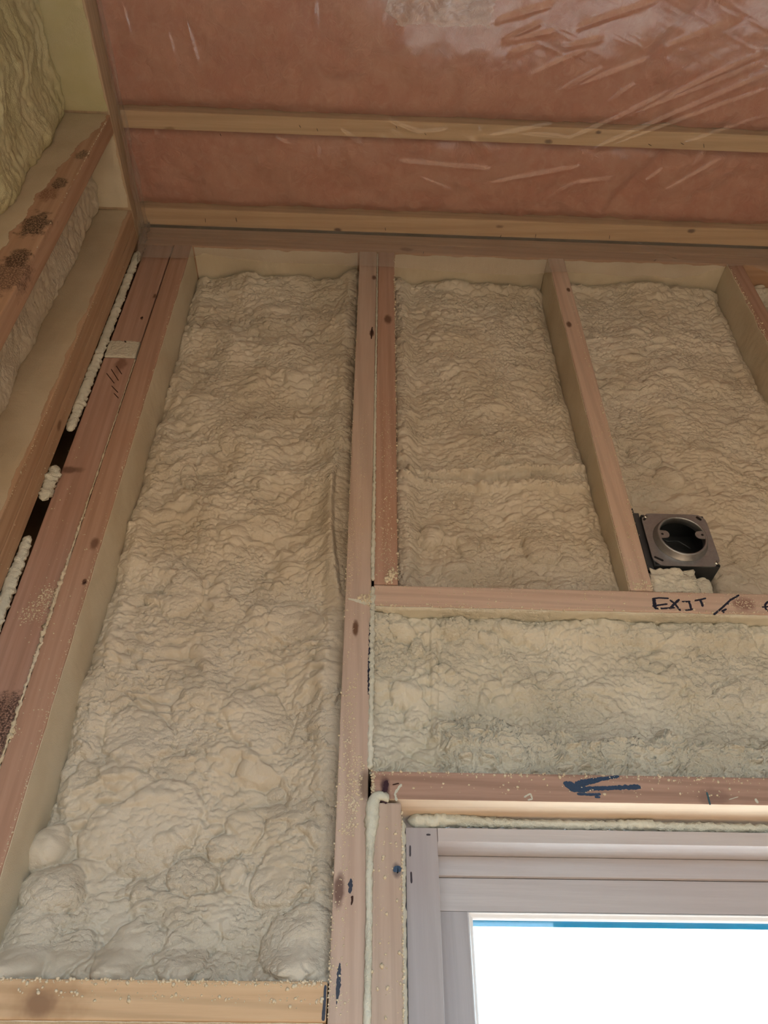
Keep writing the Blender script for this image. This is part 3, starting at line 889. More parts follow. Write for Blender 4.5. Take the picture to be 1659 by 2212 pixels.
specks(stud_r, [(110, quad((1290, 900), (1370, 1130), 22, 22), .0004, .0014), (110, quad((1360, 1130), (1385, 1262), 22, 26), .0005, .0015), (90, quad((1228, 640), (1415, 1270), 2.5, 3), .0006, .002), (120, quad((1188, 600), (1362, 1270), 2.5, 3), .0005, .0014),
                (60, quad((1370, 1265), (1412, 1270), 4, 4), .0008, .002)], 3)
specks(stud_fr, [(120, quad((1577, 580), (1659, 738), 3, 3), .0006, .0022)], 4)
specks(corner, [(80, quad((235, 900), (60, 1700), 40, 46), .0005, .0014), (240, quad((391, 600), (2, 1870), 2.5, 3), .0005, .0013), (60, quad((30, 1575), (20, 1590), 12, 8), .0006, .002)], 5)
specks(bl, [(420, quad((120, 1270), (60, 1340), 24, 34, 0.003), .0004, .0017), (60, quad((160, 900), (60, 1400), 40, 50, 0.003), .0005, .0014)], 6)
specks(exit_plate, [(70, quad((860, 1285), (1659, 1308), 8, 8), .0006, .0018), (200, quad((812, 1266), (1659, 1288), 4, 4), .0005, .0013), (160, quad((812, 1306), (1659, 1330), 3, 3), .0006, .0022), (120, quad((1590, 1300), (1640, 1310), 40, 40), .0005, .0012)], 7)
specks(low_plate, [(70, quad((830, 1700), (1659, 1712), 20, 20), .0006, .0022), (220, quad((806, 1667), (1659, 1683), 3, 3), .0006, .0022), (50, quad((806, 1668), (806, 1712), 5, 5), .0008, .002)], 8)
specks(trimmer, [(75, quad((838, 1760), (832, 2200), 40, 44), .0007, .0026), (240, quad((868, 1755), (872, 2212), 1.5, 2), .0006, .0018)], 9)
specks(block, [(90, quad((10, 2140), (700, 2165), 30, 30), .0008, .0026), (260, quad((2, 2110), (700, 2124), 3, 3), .0006, .0024)], 10)
specks(studa, [(160, quadX((230, 260), (5, 660), 3, LX), .0004, .0013)], 11)
specks(b2, [(160, quadX((215, 615), (10, 1100), 8, LX), .0004, .0012)], 12)
specks(b1, [(60, quadX((285, 520), (10, 1230), 10, LX), .0004, .0014)], 13)


# ------------------------------------------------------------------ marker writing, scars and stains on the boards
def stroke(parent, px, width, mat, Y=-0.0004, seed=0, name='marker_stroke', ragged=0.25, closed_thick=0.0003):
    Y = Y - 0.00004 * (seed % 12)       # overlapping strokes lie one over the other
    P_ = np.array([onY(x, y, Y) for x, y in px])
    seg = np.linalg.norm(np.diff(P_, axis=0), axis=1); s = np.concatenate([[0], np.cumsum(seg)])
    n = max(8, int(s[-1] / 0.0015))
    t = np.linspace(0, s[-1], n)
    C = np.stack([np.interp(t, s, P_[:, k]) for k in range(3)], -1)
    T = np.gradient(C, axis=0); T /= np.linalg.norm(T, axis=1)[:, None]
    N = np.stack([-T[:, 2], T[:, 1] * 0, T[:, 0]], -1)
    w0 = np.interp(t, s, width if isinstance(width, (list, tuple)) else [width] * len(s)) / 2
    wl = w0 * (1 + ragged * fbm(t / 0.004, t * 0, seed, 2)); wr = w0 * (1 + ragged * fbm(t / 0.004, t * 0 + 5, seed + 9, 2))
    endf = np.clip(np.minimum(t, s[-1] - t) / (w0 + 1e-6), 0.25, 1) ** 0.5
    A_ = C + N * (wl * endf)[:, None]; B_ = C - N * (wr * endf)[:, None]
    off = np.array([0, closed_thick + 0.0002, 0])
    fr = np.stack([A_, B_], 1); bk = fr + off
    return link(name, grid_solid(name, fr, bk), mat, parent)


def mk(x, y): return (1350 + x / 5.369, 1250 + y / 5.369)
LET = [([(335, 228), (343, 285), (350, 342)], 30), ([(315, 232), (400, 222), (510, 228)], 14), ([(318, 318), (400, 305), (495, 292)], 15), ([(345, 345), (440, 345), (580, 335)], 15),
       ([(520, 245), (580, 290), (645, 372)], 17), ([(632, 238), (575, 290), (520, 348)], 19),
       ([(660, 265), (700, 266), (760, 262)], 14), ([(735, 255), (758, 300), (765, 352)], 18), ([(695, 365), (760, 360), (795, 350)], 14),
       ([(805, 255), (880, 242), (942, 225)], 14), ([(872, 245), (893, 285), (902, 325)], 19),
       ([(1030, 418), (1130, 335), (1220, 250), (1325, 188)], 16), ([(1122, 380), (1150, 365), (1180, 350)], 16), ([(1135, 395), (1155, 385)], 12), ([(1215, 235), (1235, 245)], 14), ([(1180, 285), (1205, 295)], 12),
       ([(1590, 330), (1640, 326), (1700, 322)], 12), ([(1690, 262), (1650, 272), (1628, 300), (1630, 345), (1655, 372), (1700, 372)], 16)]
SC = 0.00074 / 5.369 * 1.0
for i, (pl, w) in enumerate(LET):
    stroke(exit_plate, [mk(*p) for p in pl], w * SC * 1.4, INK, seed=i + 1, name='marker_stroke')
def ma(x, y): return (1150 + x / 3.259, 1660 + y / 3.259)
SA = 0.00078 / 3.259
for i, (pl, w) in enumerate([([(268, 136), (400, 142), (520, 138), (650, 132), (762, 130)], [18, 24, 22, 24, 30]), ([(218, 100), (262, 118), (310, 128)], [20, 46, 30]), ([(300, 118), (350, 98), (480, 75), (612, 55)], [30, 32, 22, 14]),
                             ([(262, 150), (330, 158), (385, 158)], 16), ([(315, 178), (400, 183), (482, 182)], 14), ([(440, 200), (478, 201)], 12), ([(345, 120), (400, 100), (470, 86)], 18)]):
    stroke(low_plate, [ma(*p) for p in pl], [x * SA for x in w] if isinstance(w, list) else w * SA, INK_BLUE, seed=40 + i, ragged=0.45)
stroke(low_plate, [ma(1228, 165), ma(1240, 210), ma(1252, 256)], 10 * SA, plain('teal_mark', (0.05, 0.12, 0.15), 0.5), seed=60, name='pencil_mark')
stroke(king, [(799, 1345), (799, 1400), (797, 1450), (796, 1500)], [.002, .0035, .0035, .002], INK, seed=61, ragged=0.7, name='dark_stain')
stroke(king, [(758, 1898), (757, 1915), (756, 1930)], [.003, .006, .002], INK, seed=62, ragged=0.8, name='dark_stain')
stroke(king, [(734, 2080), (732, 2110), (730, 2140), (727, 2170)], [.002, .005, .0045, .001], INK, seed=63, ragged=0.6, name='dark_stain')
stroke(king, [(762, 1935), (759, 1955)], [.003, .002], DARKWOOD, seed=64, ragged=0.8, name='dark_stain')
stroke(king, [(804, 706), (803, 718), (802, 732)], [.002, .005, .002], DARKWOOD, seed=65, ragged=0.6, name='knot_hole')
stroke(trimmer, [(850, 1882), (858, 1876), (866, 1880)], [.004, .010, .010], INK_BLUE, seed=66, ragged=0.5, name='dark_stain')
stroke(low_plate, [(836, 1686), (832, 1705), (828, 1722), (836, 1735)], [.006, .006, .010, .008], plain('dark_burl', (0.045, 0.018, 0.028), 0.7, nscale=400, var=0.6), seed=67, ragged=0.6, name='dark_stain')
stroke(low_plate, [(848, 1695), (862, 1692)], .0016, DARKWOOD, seed=68, name='dark_stain')
stroke(block, [(703, 2128), (701, 2165), (698, 2205)], [.003, .003, .004], INK, seed=69, name='dark_stain')
stroke(corner, [(186, 1256), (180, 1260)], .003, DARKWOOD, seed=70, name='knot_hole')
for i, (a, b) in enumerate([((230, 806), (247, 828)), ((240, 797), (256, 822)), ((251, 790), (263, 808)), ((241, 833), (255, 848)), ((246, 849), (256, 860))]):
    stroke(bl, [a, b], .0016, DARKWOOD, Y=0.0026, seed=72 + i, name='saw_scuff')
stroke(bu, [(304, 688), (308, 684)], .004, DARKWOOD, Y=0.0026, seed=80, name='knot_hole')
stroke(bl, [(269, 736), (272, 739)], .003, DARKWOOD, Y=0.0, seed=81, name='knot_hole')
stroke(low_plate, [(1132, 1722), (1146, 1714), (1150, 1726), (1140, 1728)], .002, BEAD, seed=82, ragged=0.5, name='foam_smear')
stroke(low_plate, [(857, 1730), (853, 1715), (862, 1700), (868, 1694)], .003, BEAD, seed=83, ragged=0.7, name='foam_smear')
stroke(low_plate, [(1632, 1725), (1637, 1735)], .004, BEAD, seed=84, ragged=0.5, name='foam_smear')
stroke(low_plate, [(1575, 1727), (1595, 1721)], .001, BEAD, seed=85, name='foam_smear')
stroke(king, [(752, 1293), (775, 1298), (800, 1303)], [.002, .006, .012], BEAD, seed=86, ragged=0.6, name='foam_smear')

# ------------------------------------------------------------------ electrical box on the pinkish stud
eb = empty('electrical_box', (0.536, 0.03, 2.150))
tag(eb, 'square galvanised electrical box with round raised opening', 'electrical box')
PX0, PX1, PZ0, PZ1, PY = 0.4805, 0.5935, 2.1525, 2.2645, 0.004
CX, CZ = 0.5372, 2.2075


def plate_with_hole():
    n = 64
    ang = np.linspace(0, 2 * np.pi, n, endpoint=False)
    r = 0.0455
    inner = np.stack([CX + r * np.cos(ang), CZ + r * np.sin(ang)], -1)
    hx, hz, ch = (PX1 - PX0) / 2, (PZ1 - PZ0) / 2, 0.012
    mx, mz = (PX0 + PX1) / 2, (PZ0 + PZ1) / 2
    out = []
    for a in ang:
        c, s = math.cos(a), math.sin(a)
        k = min(hx / max(abs(c), 1e-6), hz / max(abs(s), 1e-6))
        x, z = c * k, s * k
        ax, az = abs(x), abs(z)
        over = (ax - (hx - ch)) + (az - (hz - ch)) - ch
        if over > 0:
            k2 = (hx + hz - ch) / (abs(c) + abs(s)); x, z = c * k2, s * k2
        out.append((mx + x, mz + z))
    out = np.array(out)
    th = 0.002
    rings = [(inner, PY), (out, PY), (out, PY + th), (inner, PY + th)]
    co = np.concatenate([np.stack([q[:, 0], np.full(n, y), q[:, 1]], -1) for q, y in rings])
    i = np.arange(n); j = (i + 1) % n
    qs = [np.stack([k * n + i, ((k + 1) % 4) * n + i, ((k + 1) % 4) * n + j, k * n + j], -1) for k in range(4)]
    return np_mesh('cover_plate', co, np.concatenate(qs), smooth=False)


cover = link('cover_plate', plate_with_hole(), STEEL, eb)


def lathe_y(name, prof, cx, cz, mat, parent, n=64, smooth=True):
    m = len(prof)
    ang = np.linspace(0, 2 * np.pi, n, endpoint=False)
    co = np.array([(cx + r * math.cos(a), y, cz + r * math.sin(a)) for a in ang for r, y in prof])
    ids = np.arange(n * m).reshape(n, m); nx = np.roll(ids, -1, 0)
    q = []
    for k in range(m):
        k2 = (k + 1) % m
        q.append(np.stack([ids[:, k], ids[:, k2], nx[:, k2], nx[:, k]], -1))
    return link(name, np_mesh(name, co, np.concatenate(q), smooth=smooth), mat, parent)


ringo = lathe_y('raised_ring', [(0.0462, PY + 0.001), (0.0455, PY - 0.0015), (0.0425, PY - 0.004), (0.0420, PY - 0.0115), (0.0408, PY - 0.0130), (0.0385, PY - 0.0130), (0.0376, PY - 0.0115), (0.0380, PY + 0.002)], CX, CZ, STEEL, eb)
for sgn in (-1, 1):   # lugs with screw holes, reaching into the opening
    m = []
    n = 16
    for k in range(n):
        a = math.pi / 2 + math.pi * k / (n - 1)
        m.append((0.0315 + 0.0075 * math.cos(a) - 0.002, 0.0078 * math.sin(a)))
    m = [(0.0385, 0.0085)] + m + [(0.0385, -0.0085)]
    m = np.array(m) * np.array([sgn, 1])
    tilt = 0.0
    y0, y1 = PY - 0.012, PY - 0.0105
    co = np.concatenate([np.stack([CX + m[:, 0], np.full(len(m), y), CZ + m[:, 1] + 0.002], -1) for y in (y0, y1)] + [np.array([[CX + sgn * 0.033, y0, CZ + 0.002], [CX + sgn * 0.033, y1, CZ + 0.002]])])
    k = len(m); i = np.arange(k); j = (i + 1) % k
    lug = link('lug', np_mesh('lug', co, np.stack([i, j, k + j, k + i], -1), np.concatenate([np.stack([i, j, np.full(k, 2 * k)], -1), np.stack([k + j, k + i, np.full(k, 2 * k + 1)], -1)]), smooth=False), STEEL, ringo)
    lathe_y('screw_hole', [(0.0001, y0 - 0.0003), (0.0022, y0 - 0.0003), (0.0022, y0 + 0.0002), (0.0001, y0 + 0.0002)], CX + sgn * 0.034, CZ + 0.002, CABLE, ringo, 14)
# box body: open front, five walls
bx0, bx1, bz0, bz1, by0, by1 = 0.4825, 0.5915, 2.1540, 2.2630, PY + 0.0025, 0.064
bm = bmesh.new()
t = 0.0016
for b in ((bx0, bx0 + t, by0, by1, bz0, bz1), (bx1 - t, bx1, by0, by1, bz0, bz1), (bx0 + t, bx1 - t, by0, by1, bz0, bz0 + t), (bx0 + t, bx1 - t, by0, by1, bz1 - t, bz1), (bx0 + t, bx1 - t, by1 - t, by1, bz0 + t, bz1 - t)):
    box_bm(bm, *b)
me = bpy.data.meshes.new('box_body'); bm.to_mesh(me); bm.free()
link('box_body', me, STEEL_DARK, eb)
bm = bmesh.new()   # mounting bracket folded against the stud
box_bm(bm, 0.4668, 0.4684, 0.001, 0.06, 2.1505, 2.2725)
box_bm(bm, 0.4684, 0.4825, 0.0135, 0.015, 2.1505, 2.2725)
me = bpy.data.meshes.new('bracket'); bm.to_mesh(me); bm.free()
link('bracket', me, STEEL_DARK, eb)
for (x, z) in ((0.4885, 2.2565), (0.5855, 2.1600)):
    sc_ = lathe_y('screw', [(0.0001, PY - 0.0028), (0.0022, PY - 0.0026), (0.0036, PY - 0.0014), (0.0038, PY + 0.0003), (0.0001, PY + 0.0003)], x, z, SCREW, eb, 20)
    bm = bmesh.new()
    box_bm(bm, x - 0.0026, x + 0.0026, PY - 0.0031, PY - 0.0020, z - 0.0004, z + 0.0004)
    box_bm(bm, x - 0.0004, x + 0.0004, PY - 0.0031, PY - 0.0020, z - 0.0026, z + 0.0026)
    me = bpy.data.meshes.new('screw_slot'); bm.to_mesh(me); bm.free()
    link('screw_slot', me, CABLE, sc_)


def slot(p, q, w):
    p, q = np.array(p), np.array(q)
    d = (q - p) / np.linalg.norm(q - p); nrm = np.array([-d[1], d[0]])
    o = []
    for k in range(9):
        a = -math.pi / 2 + math.pi * k / 8
        o.append(q + w * (math.cos(a) * d + math.sin(a) * nrm))
    for k in range(9):
        a = math.pi / 2 + math.pi * k / 8
        o.append(p + w * (math.cos(a) * d + math.sin(a) * nrm))
    o = np.array(o); n = len(o); i = np.arange(n); j = (i + 1) % n
    co = np.concatenate([np.stack([o[:, 0], np.full(n, y), o[:, 1]], -1) for y in (PY - 0.0004, PY + 0.0012)] + [np.array([[*(p + q) / 2, 0]])[:, [0, 2, 1]] + np.array([[0, PY - 0.0004, 0]])])
    me = np_mesh('slot', co, np.stack([i, j, n + j, n + i], -1), np.stack([j, i, np.full(n, 2 * n)], -1), smooth=False)
    link('slot', me, CABLE, cover)


slot((0.5795, 2.2580), (0.5835, 2.2535), 0.0024)
slot((0.4855, 2.1690), (0.4960, 2.1628), 0.0020)
slot((0.4845, 2.2500), (0.4895, 2.2560), 0.0020)
slot((0.5850, 2.1580), (0.5890, 2.1545), 0.0018)
bead('cable', [(0.505, 0.045, 2.158), (0.515, 0.040, 2.19), (0.528, 0.038, 2.205), (0.540, 0.042, 2.19), (0.545, 0.05, 2.165)], 0.0032, CABLE, 5, 0.02, parent=eb)
bead('cable', [(0.52, 0.05, 2.25), (0.535, 0.044, 2.235), (0.555, 0.046, 2.238), (0.575, 0.05, 2.225)], 0.0016, STEEL_DARK, 6, 0.02, parent=eb)

# ------------------------------------------------------------------ window
win = empty('window_1', ((WX0 + WX1) / 2, 0.10, WZ0))
win['kind'] = 'structure'
win['label'] = 'unfinished pale pine window with white sky behind the glass'
FR_Z = wood('window_pine_vertical', (0.45, 0.435, 0.455), (0.405, 0.385, 0.405), 'Z', seed=20.0, rough=0.5, grain=0.5)
FR_X = wood('window_pine_horizontal', (0.56, 0.535, 0.545), (0.515, 0.485, 0.495), 'X', seed=21.0, rough=0.5, grain=0.5)  # lighter than the stiles: flare near the glass put into the colour
YF, YS = 0.052, 0.112
JI = 0.1090; JR = WX1 - 0.042
HZ = 1.7248
box('side_jamb', (WX0, JI, YF, 0.20, WZ0, WZ1), FR_Z, win, 0.0012)
box('side_jamb', (JR, WX1, YF, 0.20, WZ0, WZ1), FR_Z, win, 0.0012)
box('head_jamb', (JI + 0.0004, JR - 0.0004, YF, 0.20, HZ, WZ1), FR_X, win, 0.0008)
box('sill_board', (JI + 0.0004, JR - 0.0004, YF, 0.20, WZ0, WZ0 + 0.03), FR_X, win, 0.0008)
box('stop_rail', (JI + 0.0004, JR - 0.0004, YS, 0.135, 1.6992, HZ - 0.0004), FR_X, win, 0.0008)
ys = 0.1205
SX0, SX1, SZ0, SZ1 = 0.1130, JR - 0.004, WZ0 + 0.034, 1.6985
GX0, GX1, GZ0, GZ1 = 0.1520, JR - 0.043, WZ0 + 0.08, 1.6570
box('sash_stile', (SX0, GX0, ys, 0.165, SZ0, GZ1), FR_Z, win, 0.0008)
box('sash_stile', (GX1, SX1, ys, 0.165, SZ0, GZ1), FR_Z, win, 0.0008)
box('sash_rail', (SX0, SX1, ys, 0.165, GZ1 + 0.0002, SZ1), FR_X, win, 0.0008)
box('sash_rail', (GX0 + 0.0002, GX1 - 0.0002, ys, 0.165, SZ0, GZ0), FR_X, win, 0.0008)
VINYL = plain('white_glazing_bead', (0.80, 0.79, 0.80), 0.35, var=0.03)


def gbead(name, a, b, axis, sgn, c):
    # moulded bead: stepped profile, cross section in (inward, y)
    prof = [(0.0, ys + 0.001), (0.0015, ys - 0.0008), (0.003, ys + 0.0015), (0.0062, ys + 0.0045), (0.0075, ys + 0.0065), (0.0078, ys + 0.012), (0.0, ys + 0.012)]
    co = []
    for e, sft in ((a, 1), (b, -1)):
        for d, y in prof:
            if axis == 'X': co.append((e + sft * d, y, c + sgn * d))
            else: co.append((c + sgn * d, y, e + sft * d))
    n = len(prof); i = np.arange(n); j = (i + 1) % n
    q = np.stack([i, j, n + j, n + i], -1)
    tris = []
    for k in range(1, n - 1): tris += [(0, k + 1, k), (n, n + k, n + k + 1)]
    link(name, np_mesh(name, np.array(co), q, np.array(tris), smooth=False), VINYL, win)


gbead('glazing_bead', GX0, GX1, 'X', -1, GZ1)
gbead('glazing_bead', GX0, GX1, 'X', 1, GZ0)
gbead('glazing_bead', GZ0, GZ1, 'Z', 1, GX0)
gbead('glazing_bead', GZ0, GZ1, 'Z', -1, GX1)
g = NT('clear_glass')
tr = g.n('ShaderNodeBsdfTransparent'); tr.inputs[0].default_value = (0.97, 0.985, 0.98, 1)
gl = g.n('ShaderNodeBsdfGlossy'); gl.inputs['Roughness'].default_value = 0.02
mx = g.n('ShaderNodeMixShader')
g.l(g.schlick(0.045), mx.inputs[0]); g.l(tr.outputs[0], mx.inputs[1]); g.l(gl.outputs[0], mx.inputs[2]); g.l(mx.outputs[0], g.out.inputs[0])
box('glass_pane', (GX0 + 0.001, GX1 - 0.001, 0.1335, 0.1375, GZ0 + 0.001, GZ1 - 0.001), g.m, win)
bf = NT('blue_film')
d1 = bf.n('ShaderNodeBsdfDiffuse'); d1.inputs[0].default_value = (0.07, 0.38, 0.52, 1)
t1 = bf.n('ShaderNodeBsdfTranslucent'); t1.inputs[0].default_value = (0.05, 0.36, 0.50, 1)
x1 = bf.n('ShaderNodeMixShader'); x1.inputs[0].default_value = 0.6
bf.l(d1.outputs[0], x1.inputs[1]); bf.l(t1.outputs[0], x1.inputs[2]); bf.l(x1.outputs[0], bf.out.inputs[0])
BLUE = bf.m
zb = onY(1100, 2002, 0.146)[2]
box('blue_edge_strip', (GX0 + 0.0005, GX1 - 0.0005, 0.1450, 0.146, zb, GZ1), BLUE, win)
STAP = plain('frame_staple_hole', (0.05, 0.04, 0.05), 0.6)
for (xa, ya, xb, yb, w) in ((886, 1826, 886, 1850, .0022), (888, 1883, 889, 1908, .0025), (921, 1803, 930, 1803, .0022)):
    stroke(win, [(xa, ya), ((xa + xb) / 2, (ya + yb) / 2), (xb, yb)], w, STAP, Y=YF - 0.0003, seed=int(xa), name='nail_slot', ragged=0.15)

# ------------------------------------------------------------------ pink batts above the ceiling sheet
w = NT('pink_fibreglass')
pos = w.n('ShaderNodeNewGeometry').outputs['Position']
n1 = w.noise(pos, 11.0, 4, 0.6, 0.6); n2 = w.noise(pos, 45.0, 5, 0.7, 1.2)
c = w.mix(w.ramp(n1, (0.36, 0.66)), (0.56, 0.25, 0.185), (0.61, 0.315, 0.24))
c = w.mix(w.math('MULTIPLY', w.ramp(n2, (0.45, 0.75)), 0.5), c, (0.68, 0.40, 0.305))
w.l(c, w.b.inputs['Base Color']); w.b.inputs['Roughness'].default_value = 0.95; w.b.inputs['Specular IOR Level'].default_value = 0.05
w.bump(n2, 0.6, 0.006)
PINK = w.m


def batt(y0, y1, label, seed, res=0.006):
    xs = np.arange(LX - 0.02, 1.6, res); ysv = np.linspace(y0 + 0.001, y1 - 0.001, int((y1 - y0) / res))
    X, Y = np.meshgrid(xs, ysv, indexing='ij')
    d = np.minimum(Y - y0, y1 - Y)
    h = 0.006 * fbm(X / 0.10, Y / 0.10, seed, 3) + 0.004 * fbm(X / 0.03, Y / 0.03, seed + 3, 3)
    seam = np.abs(X - (0.62 + 0.04 * np.sin(Y * 20))) / 0.02
    h = h - 0.014 * np.exp(-seam ** 2)
    Z = CEIL + 0.010 - h + 0.020 * np.exp(-(d / 0.014) ** 2)
    Z = np.maximum(Z, CEIL + 0.0025)
    fr = np.stack([X, Y, Z], -1); bk = np.stack([X, Y, np.full_like(X, CEIL + 0.15)], -1)
    o = link('insulation_batt', grid_solid('insulation_batt', fr[:, ::-1], bk[:, ::-1]), PINK)
    tag(o, label, 'insulation')


batt(JY[1][1], JY[0][0], 'narrow pink fibreglass batt next to the front wall', 1)
batt(JY[2][1], JY[1][0], 'wide pink fibreglass batt at the top of the picture', 2)
batt(JY[3][1], JY[2][0], 'pink fibreglass batt nearer the viewer, above the picture edge', 3, 0.012)
bk_ = slab('ceiling_infill', [(LX, RIGHT_X, BACK_Y, JY[3][0] - 0.001, CEIL + 0.012, CEIL + 0.05)], PINK)

# ------------------------------------------------------------------ clear plastic sheet over the ceiling
def poly(name, haze):
    f = NT(name)
    tr = f.n('ShaderNodeBsdfTransparent'); tr.inputs[0].default_value = (0.99, 0.985, 0.98, 1)
    df = f.n('ShaderNodeBsdfDiffuse'); df.inputs[0].default_value = (0.82, 0.78, 0.72, 1)
    gl = f.n('ShaderNodeBsdfGlossy'); gl.inputs['Roughness'].default_value = 0.16
    m1 = f.n('ShaderNodeMixShader'); m1.inputs[0].default_value = haze
    f.l(tr.outputs[0], m1.inputs[1]); f.l(df.outputs[0], m1.inputs[2])
    m2 = f.n('ShaderNodeMixShader')
    f.l(f.schlick(0.05), m2.inputs[0]); f.l(m1.outputs[0], m2.inputs[1]); f.l(gl.outputs[0], m2.inputs[2]); f.l(m2.outputs[0], f.out.inputs[0])
    return f.m


POLY = poly('clear_poly_sheet', 0.10)
POLY_LAP = poly('hazy_poly_flap', 0.20)

sheet = empty('plastic_sheet', (0.4, -0.3, CEIL - 0.01))
tag(sheet, 'clear wrinkled plastic vapour sheet stretched under the pink ceiling insulation', 'plastic sheet')
WR = [((1090, 90), (1195, 68), .0022), ((1090, 88), (1165, 50), .0022), ((1075, 45), (1190, 12), .002), ((1212, 198), (1298, 150), .003), ((1222, 196), (1395, 130), .003), ((1320, 218), (1368, 184), .002),
      ((1232, 302), (1330, 258), .003), ((1330, 258), (1440, 202), .003), ((1330, 262), (1640, 140), .0032), ((1288, 322), (1659, 160), .0028), ((1312, 320), (1659, 192), .0024), ((1480, 312), (1659, 250), .002),
      ((1060, 297), (1192, 271), .0025), ((1105, 290), (1230, 302), .0025), ((860, 350), (960, 358), .003), ((950, 358), (1055, 366), .003), ((1062, 394), (1250, 362), .003), ((1185, 426), (1240, 396), .003),
      ((1240, 396), (1330, 384), .0025), ((1395, 392), (1432, 366), .0025), ((1500, 362), (1523, 332), .003), ((263, 0), (290, 100), .0022), ((292, 140), (302, 210), .002), ((680, 0), (680, 55), .0018), ((686, 320), (684, 385), .002),
      ((1035, 275), (1033, 330), .002), ((332, 282), (340, 300), .003), ((590, 298), (622, 312), .003), ((838, 262), (862, 274), .003), ((862, 274), (905, 290), .003), ((905, 290), (965, 283), .0025), ((735, 283), (776, 312), .003),
      ((820, 295), (835, 312), .003), ((845, 285), (870, 305), .003), ((1100, 118), (1160, 95), .002), ((1230, 100), (1300, 85), .002), ((400, 40), (440, 180), .002), ((360, 60), (400, 200), .002), ((1440, 100), (1600, 40), .0022), ((1250, 60), (1420, 0), .002),
      ((1150, 160), (1260, 110), .002), ((1400, 230), (1659, 110), .0018), ((1010, 300), (1060, 330), .0025), ((1430, 415), (1560, 345), .002), ((900, 380), (1000, 420), .0015), ((460, 330), (560, 400), .0015)]


def film_z(X, Y):
    z = np.full_like(X, CEIL - 0.0015)
    for (a, b) in zip(JY[:-1], JY[1:]):
        lo, hi = b[1], a[0]
        t = np.clip((Y - lo) / (hi - lo), 0, 1)
        bul = np.sin(np.pi * t) * ((Y > lo) & (Y < hi))
        z = z - bul * (0.004 + 0.004 * (0.5 + fbm(X / 0.20, Y / 0.20, 51, 2)).clip(0, 2))
    z = z - 0.0005 * (0.5 + fbm(X / 0.05, Y / 0.05, 52, 2)).clip(0, 1.5)
    # directional fine puckers running up to the right
    u = X * 0.35 - Y * 0.94
    z = z - 0.0003 * np.clip(fbm(u / 0.010, (X + Y) / 0.25, 53, 2), 0, 1) * sstep(0.1, 0.5, X)
    for (p, q, hgt) in WR:
        a = onZ(*p, CEIL - 0.006); b = onZ(*q, CEIL - 0.006)
        ax, ay, bx, by = a[0], a[1], b[0], b[1]
        L2 = (bx - ax) ** 2 + (by - ay) ** 2
        tr_ = ((X - ax) * (bx - ax) + (Y - ay) * (by - ay)) / L2
        t = np.clip(tr_, 0, 1)
        dd = np.hypot(X - ax - t * (bx - ax), Y - ay - t * (by - ay))
        taper = np.sin(np.pi * np.clip(t * 0.94 + 0.03, 0, 1)) ** 0.5
        z = z - 1.35 * hgt * taper * np.exp(-(dd / 0.0042) ** 1.5)
    return z


xs = np.concatenate([np.arange(LX + 0.006, 1.10, 0.002), np.linspace(1.13, RIGHT_X - 0.01, 40)])
yv = np.concatenate([np.arange(-0.0065, -0.60, -0.002), np.linspace(-0.61, BACK_Y + 0.02, 60)])
X, Y = np.meshgrid(xs, yv, indexing='ij')
Z = film_z(X, Y)
ids = np.arange(X.size).reshape(X.shape)
q = np.stack([ids[:-1, :-1], ids[1:, :-1], ids[1:, 1:], ids[:-1, 1:]], -1).reshape(-1, 4)
link('ceiling_sheet', np_mesh('ceiling_sheet', np.stack([X, Y, Z], -1).reshape(-1, 3), q), POLY, sheet)
# flap lapped down the front wall
LOW = [(270, 556), (400, 560), (440, 549), (500, 561), (560, 567), (640, 571), (770, 575), (900, 582), (1000, 592), (1100, 596), (1160, 592), (1200, 589), (1300, 594), (1360, 599), (1410, 597), (1455, 602), (1510, 596), (1568, 577), (1615, 575), (1659, 592), (1800, 600)]
lw = np.array([onY(x, y, -0.004) for x, y in LOW])
xf = np.arange(LX + 0.006, 1.4, 0.003)
zf = np.interp(xf, lw[:, 0], lw[:, 2]) + 0.0008 * gnoise(xf / 0.01, xf * 0, 71)
nv = 46
tv = np.linspace(0, 1, nv)
Xf = np.repeat(xf[:, None], nv, 1)
Zf = (CEIL - 0.003) * (1 - tv[None]) + zf[:, None] * tv[None]
Yf = -0.0045 - 0.0035 * (0.5 + 0.7 * fbm(Xf / 0.12, Zf / 0.06, 72, 3)).clip(0, 1.5) - 0.003 * np.exp(-((Zf - CEIL) / 0.01) ** 2)
for (p, q_, hg) in [((1375, 530), (1460, 565), .004), ((1360, 528), (1440, 545), .003), ((520, 530), (700, 545), .002), ((440, 548), (560, 566), .002), ((1400, 560), (1500, 566), .003)]:
    a, b = onY(*p, -0.005), onY(*q_, -0.005)
    L2 = (b[0] - a[0]) ** 2 + (b[2] - a[2]) ** 2
    t = np.clip(((Xf - a[0]) * (b[0] - a[0]) + (Zf - a[2]) * (b[2] - a[2])) / L2, 0, 1)
    dd = np.hypot(Xf - a[0] - t * (b[0] - a[0]), Zf - a[2] - t * (b[2] - a[2]))
    Yf = Yf - hg * np.exp(-(dd / 0.005) ** 2)
ids = np.arange(Xf.size).reshape(Xf.shape)
q = np.stack([ids[:-1, :-1], ids[1:, :-1], ids[1:, 1:], ids[:-1, 1:]], -1).reshape(-1, 4)
link('wall_flap', np_mesh('wall_flap', np.stack([Xf, Yf, Zf], -1).reshape(-1, 3), q), POLY_LAP, sheet)
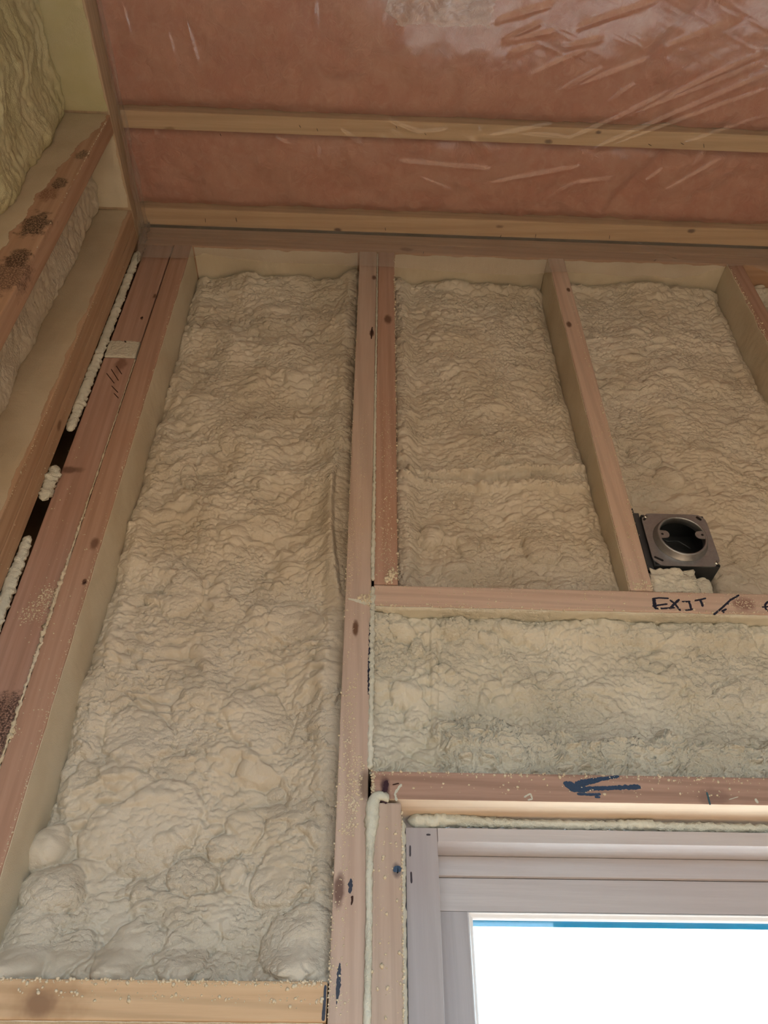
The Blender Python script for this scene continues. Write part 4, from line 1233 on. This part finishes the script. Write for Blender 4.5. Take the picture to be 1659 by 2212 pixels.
# flap down the left wall
yl = np.arange(-0.0065, -1.2, -0.004)
zl_ = np.interp(-yl, [0, 0.03, 0.08, 0.137, 0.322, 0.478, 1.2], [3.03, 3.045, 3.075, 3.074, 3.098, 3.108, 3.11]) + 0.002 * gnoise(yl / 0.04, yl * 0, 81)
Yl = np.repeat(yl[:, None], 24, 1)
tv = np.linspace(0, 1, 24)
Zl = (CEIL - 0.003) * (1 - tv[None]) + zl_[:, None] * tv[None]
Xl = LX + 0.0045 + 0.005 * (0.5 + 0.7 * fbm(Yl / 0.09, Zl / 0.05, 82, 3)).clip(0, 1.5) + 0.004 * np.exp(-((Zl - CEIL) / 0.012) ** 2)
ids = np.arange(Xl.size).reshape(Xl.shape)
q = np.stack([ids[:-1, :-1], ids[1:, :-1], ids[1:, 1:], ids[:-1, 1:]], -1).reshape(-1, 4)
link('side_flap', np_mesh('side_flap', np.stack([Xl, Yl, Zl], -1).reshape(-1, 3), q), POLY_LAP, sheet)
# bunched fold of sheet in the corner, and a doubled fold at the top
P0 = [(304, 432), (308, 450), (310, 470), (312, 490), (308, 510), (304, 540), (300, 565)]
bead('corner_fold', [tuple(onY(x, y, -0.012)) for x, y in P0], [.004, .009, .012, .012, .010, .007, .004], POLY, 9, 0.6, (1.0, 0.5), parent=sheet)
fx = np.linspace(onZ(815, 20, CEIL)[0], onZ(1085, 20, CEIL)[0], 110); fy = np.linspace(onZ(900, 48, CEIL)[1], -0.60, 60)
FX, FY = np.meshgrid(fx, fy, indexing='ij')
FYw = FY + 0.006 * fbm(FX / 0.04, FX * 0, 91, 3)
FX = fx.mean() + (FX - fx.mean()) * (0.80 + 1.3 * (fy[0] - FY) + 0.16 * fbm(FY / 0.03, FX * 0 + np.sign(FX - fx.mean()), 93, 3))
FZ_ = film_z(FX, FYw) - 0.0022 - 0.0030 * np.abs(fbm(FX / 0.03, FY / 0.03, 92, 3)) - 0.003 * np.exp(-((FY - fy[0]) / 0.004) ** 2)
ids = np.arange(FX.size).reshape(FX.shape)
q = np.stack([ids[:-1, :-1], ids[1:, :-1], ids[1:, 1:], ids[:-1, 1:]], -1).reshape(-1, 4)
link('doubled_fold', np_mesh('doubled_fold', np.stack([FX, FYw, FZ_], -1).reshape(-1, 3), q), POLY_LAP, sheet)
# staples holding the sheet to the joists
for (x, y, x2, y2) in ((443, 471, 444, 481), (509, 470, 512, 480), (832, 491, 833, 499), (1083, 507, 1080, 514), (1158, 505, 1156, 514), (1317, 508, 1316, 517), (915, 543, 914, 548), (1418, 560, 1412, 564), (419, 517, 417, 521),
                       (1400, 311, 1408, 315), (1470, 308, 1478, 313), (1520, 310, 1521, 320), (646, 270, 650, 276), (684, 277, 687, 284), (475, 288, 478, 294), (855, 272, 858, 278), (917, 287, 921, 292)):
    if y < 530:
        a, b = onZ(x, y, CEIL - 0.004), onZ(x2, y2, CEIL - 0.004)
    else:
        a, b = onY(x, y, -0.009), onY(x2, y2, -0.009)
    bead('staple', [tuple(a), tuple((a + b) / 2 + np.array([0, 0, -0.0008])), tuple(b)], 0.0006, STAPLE, 3, 0.0, segs=6, parent=sheet)
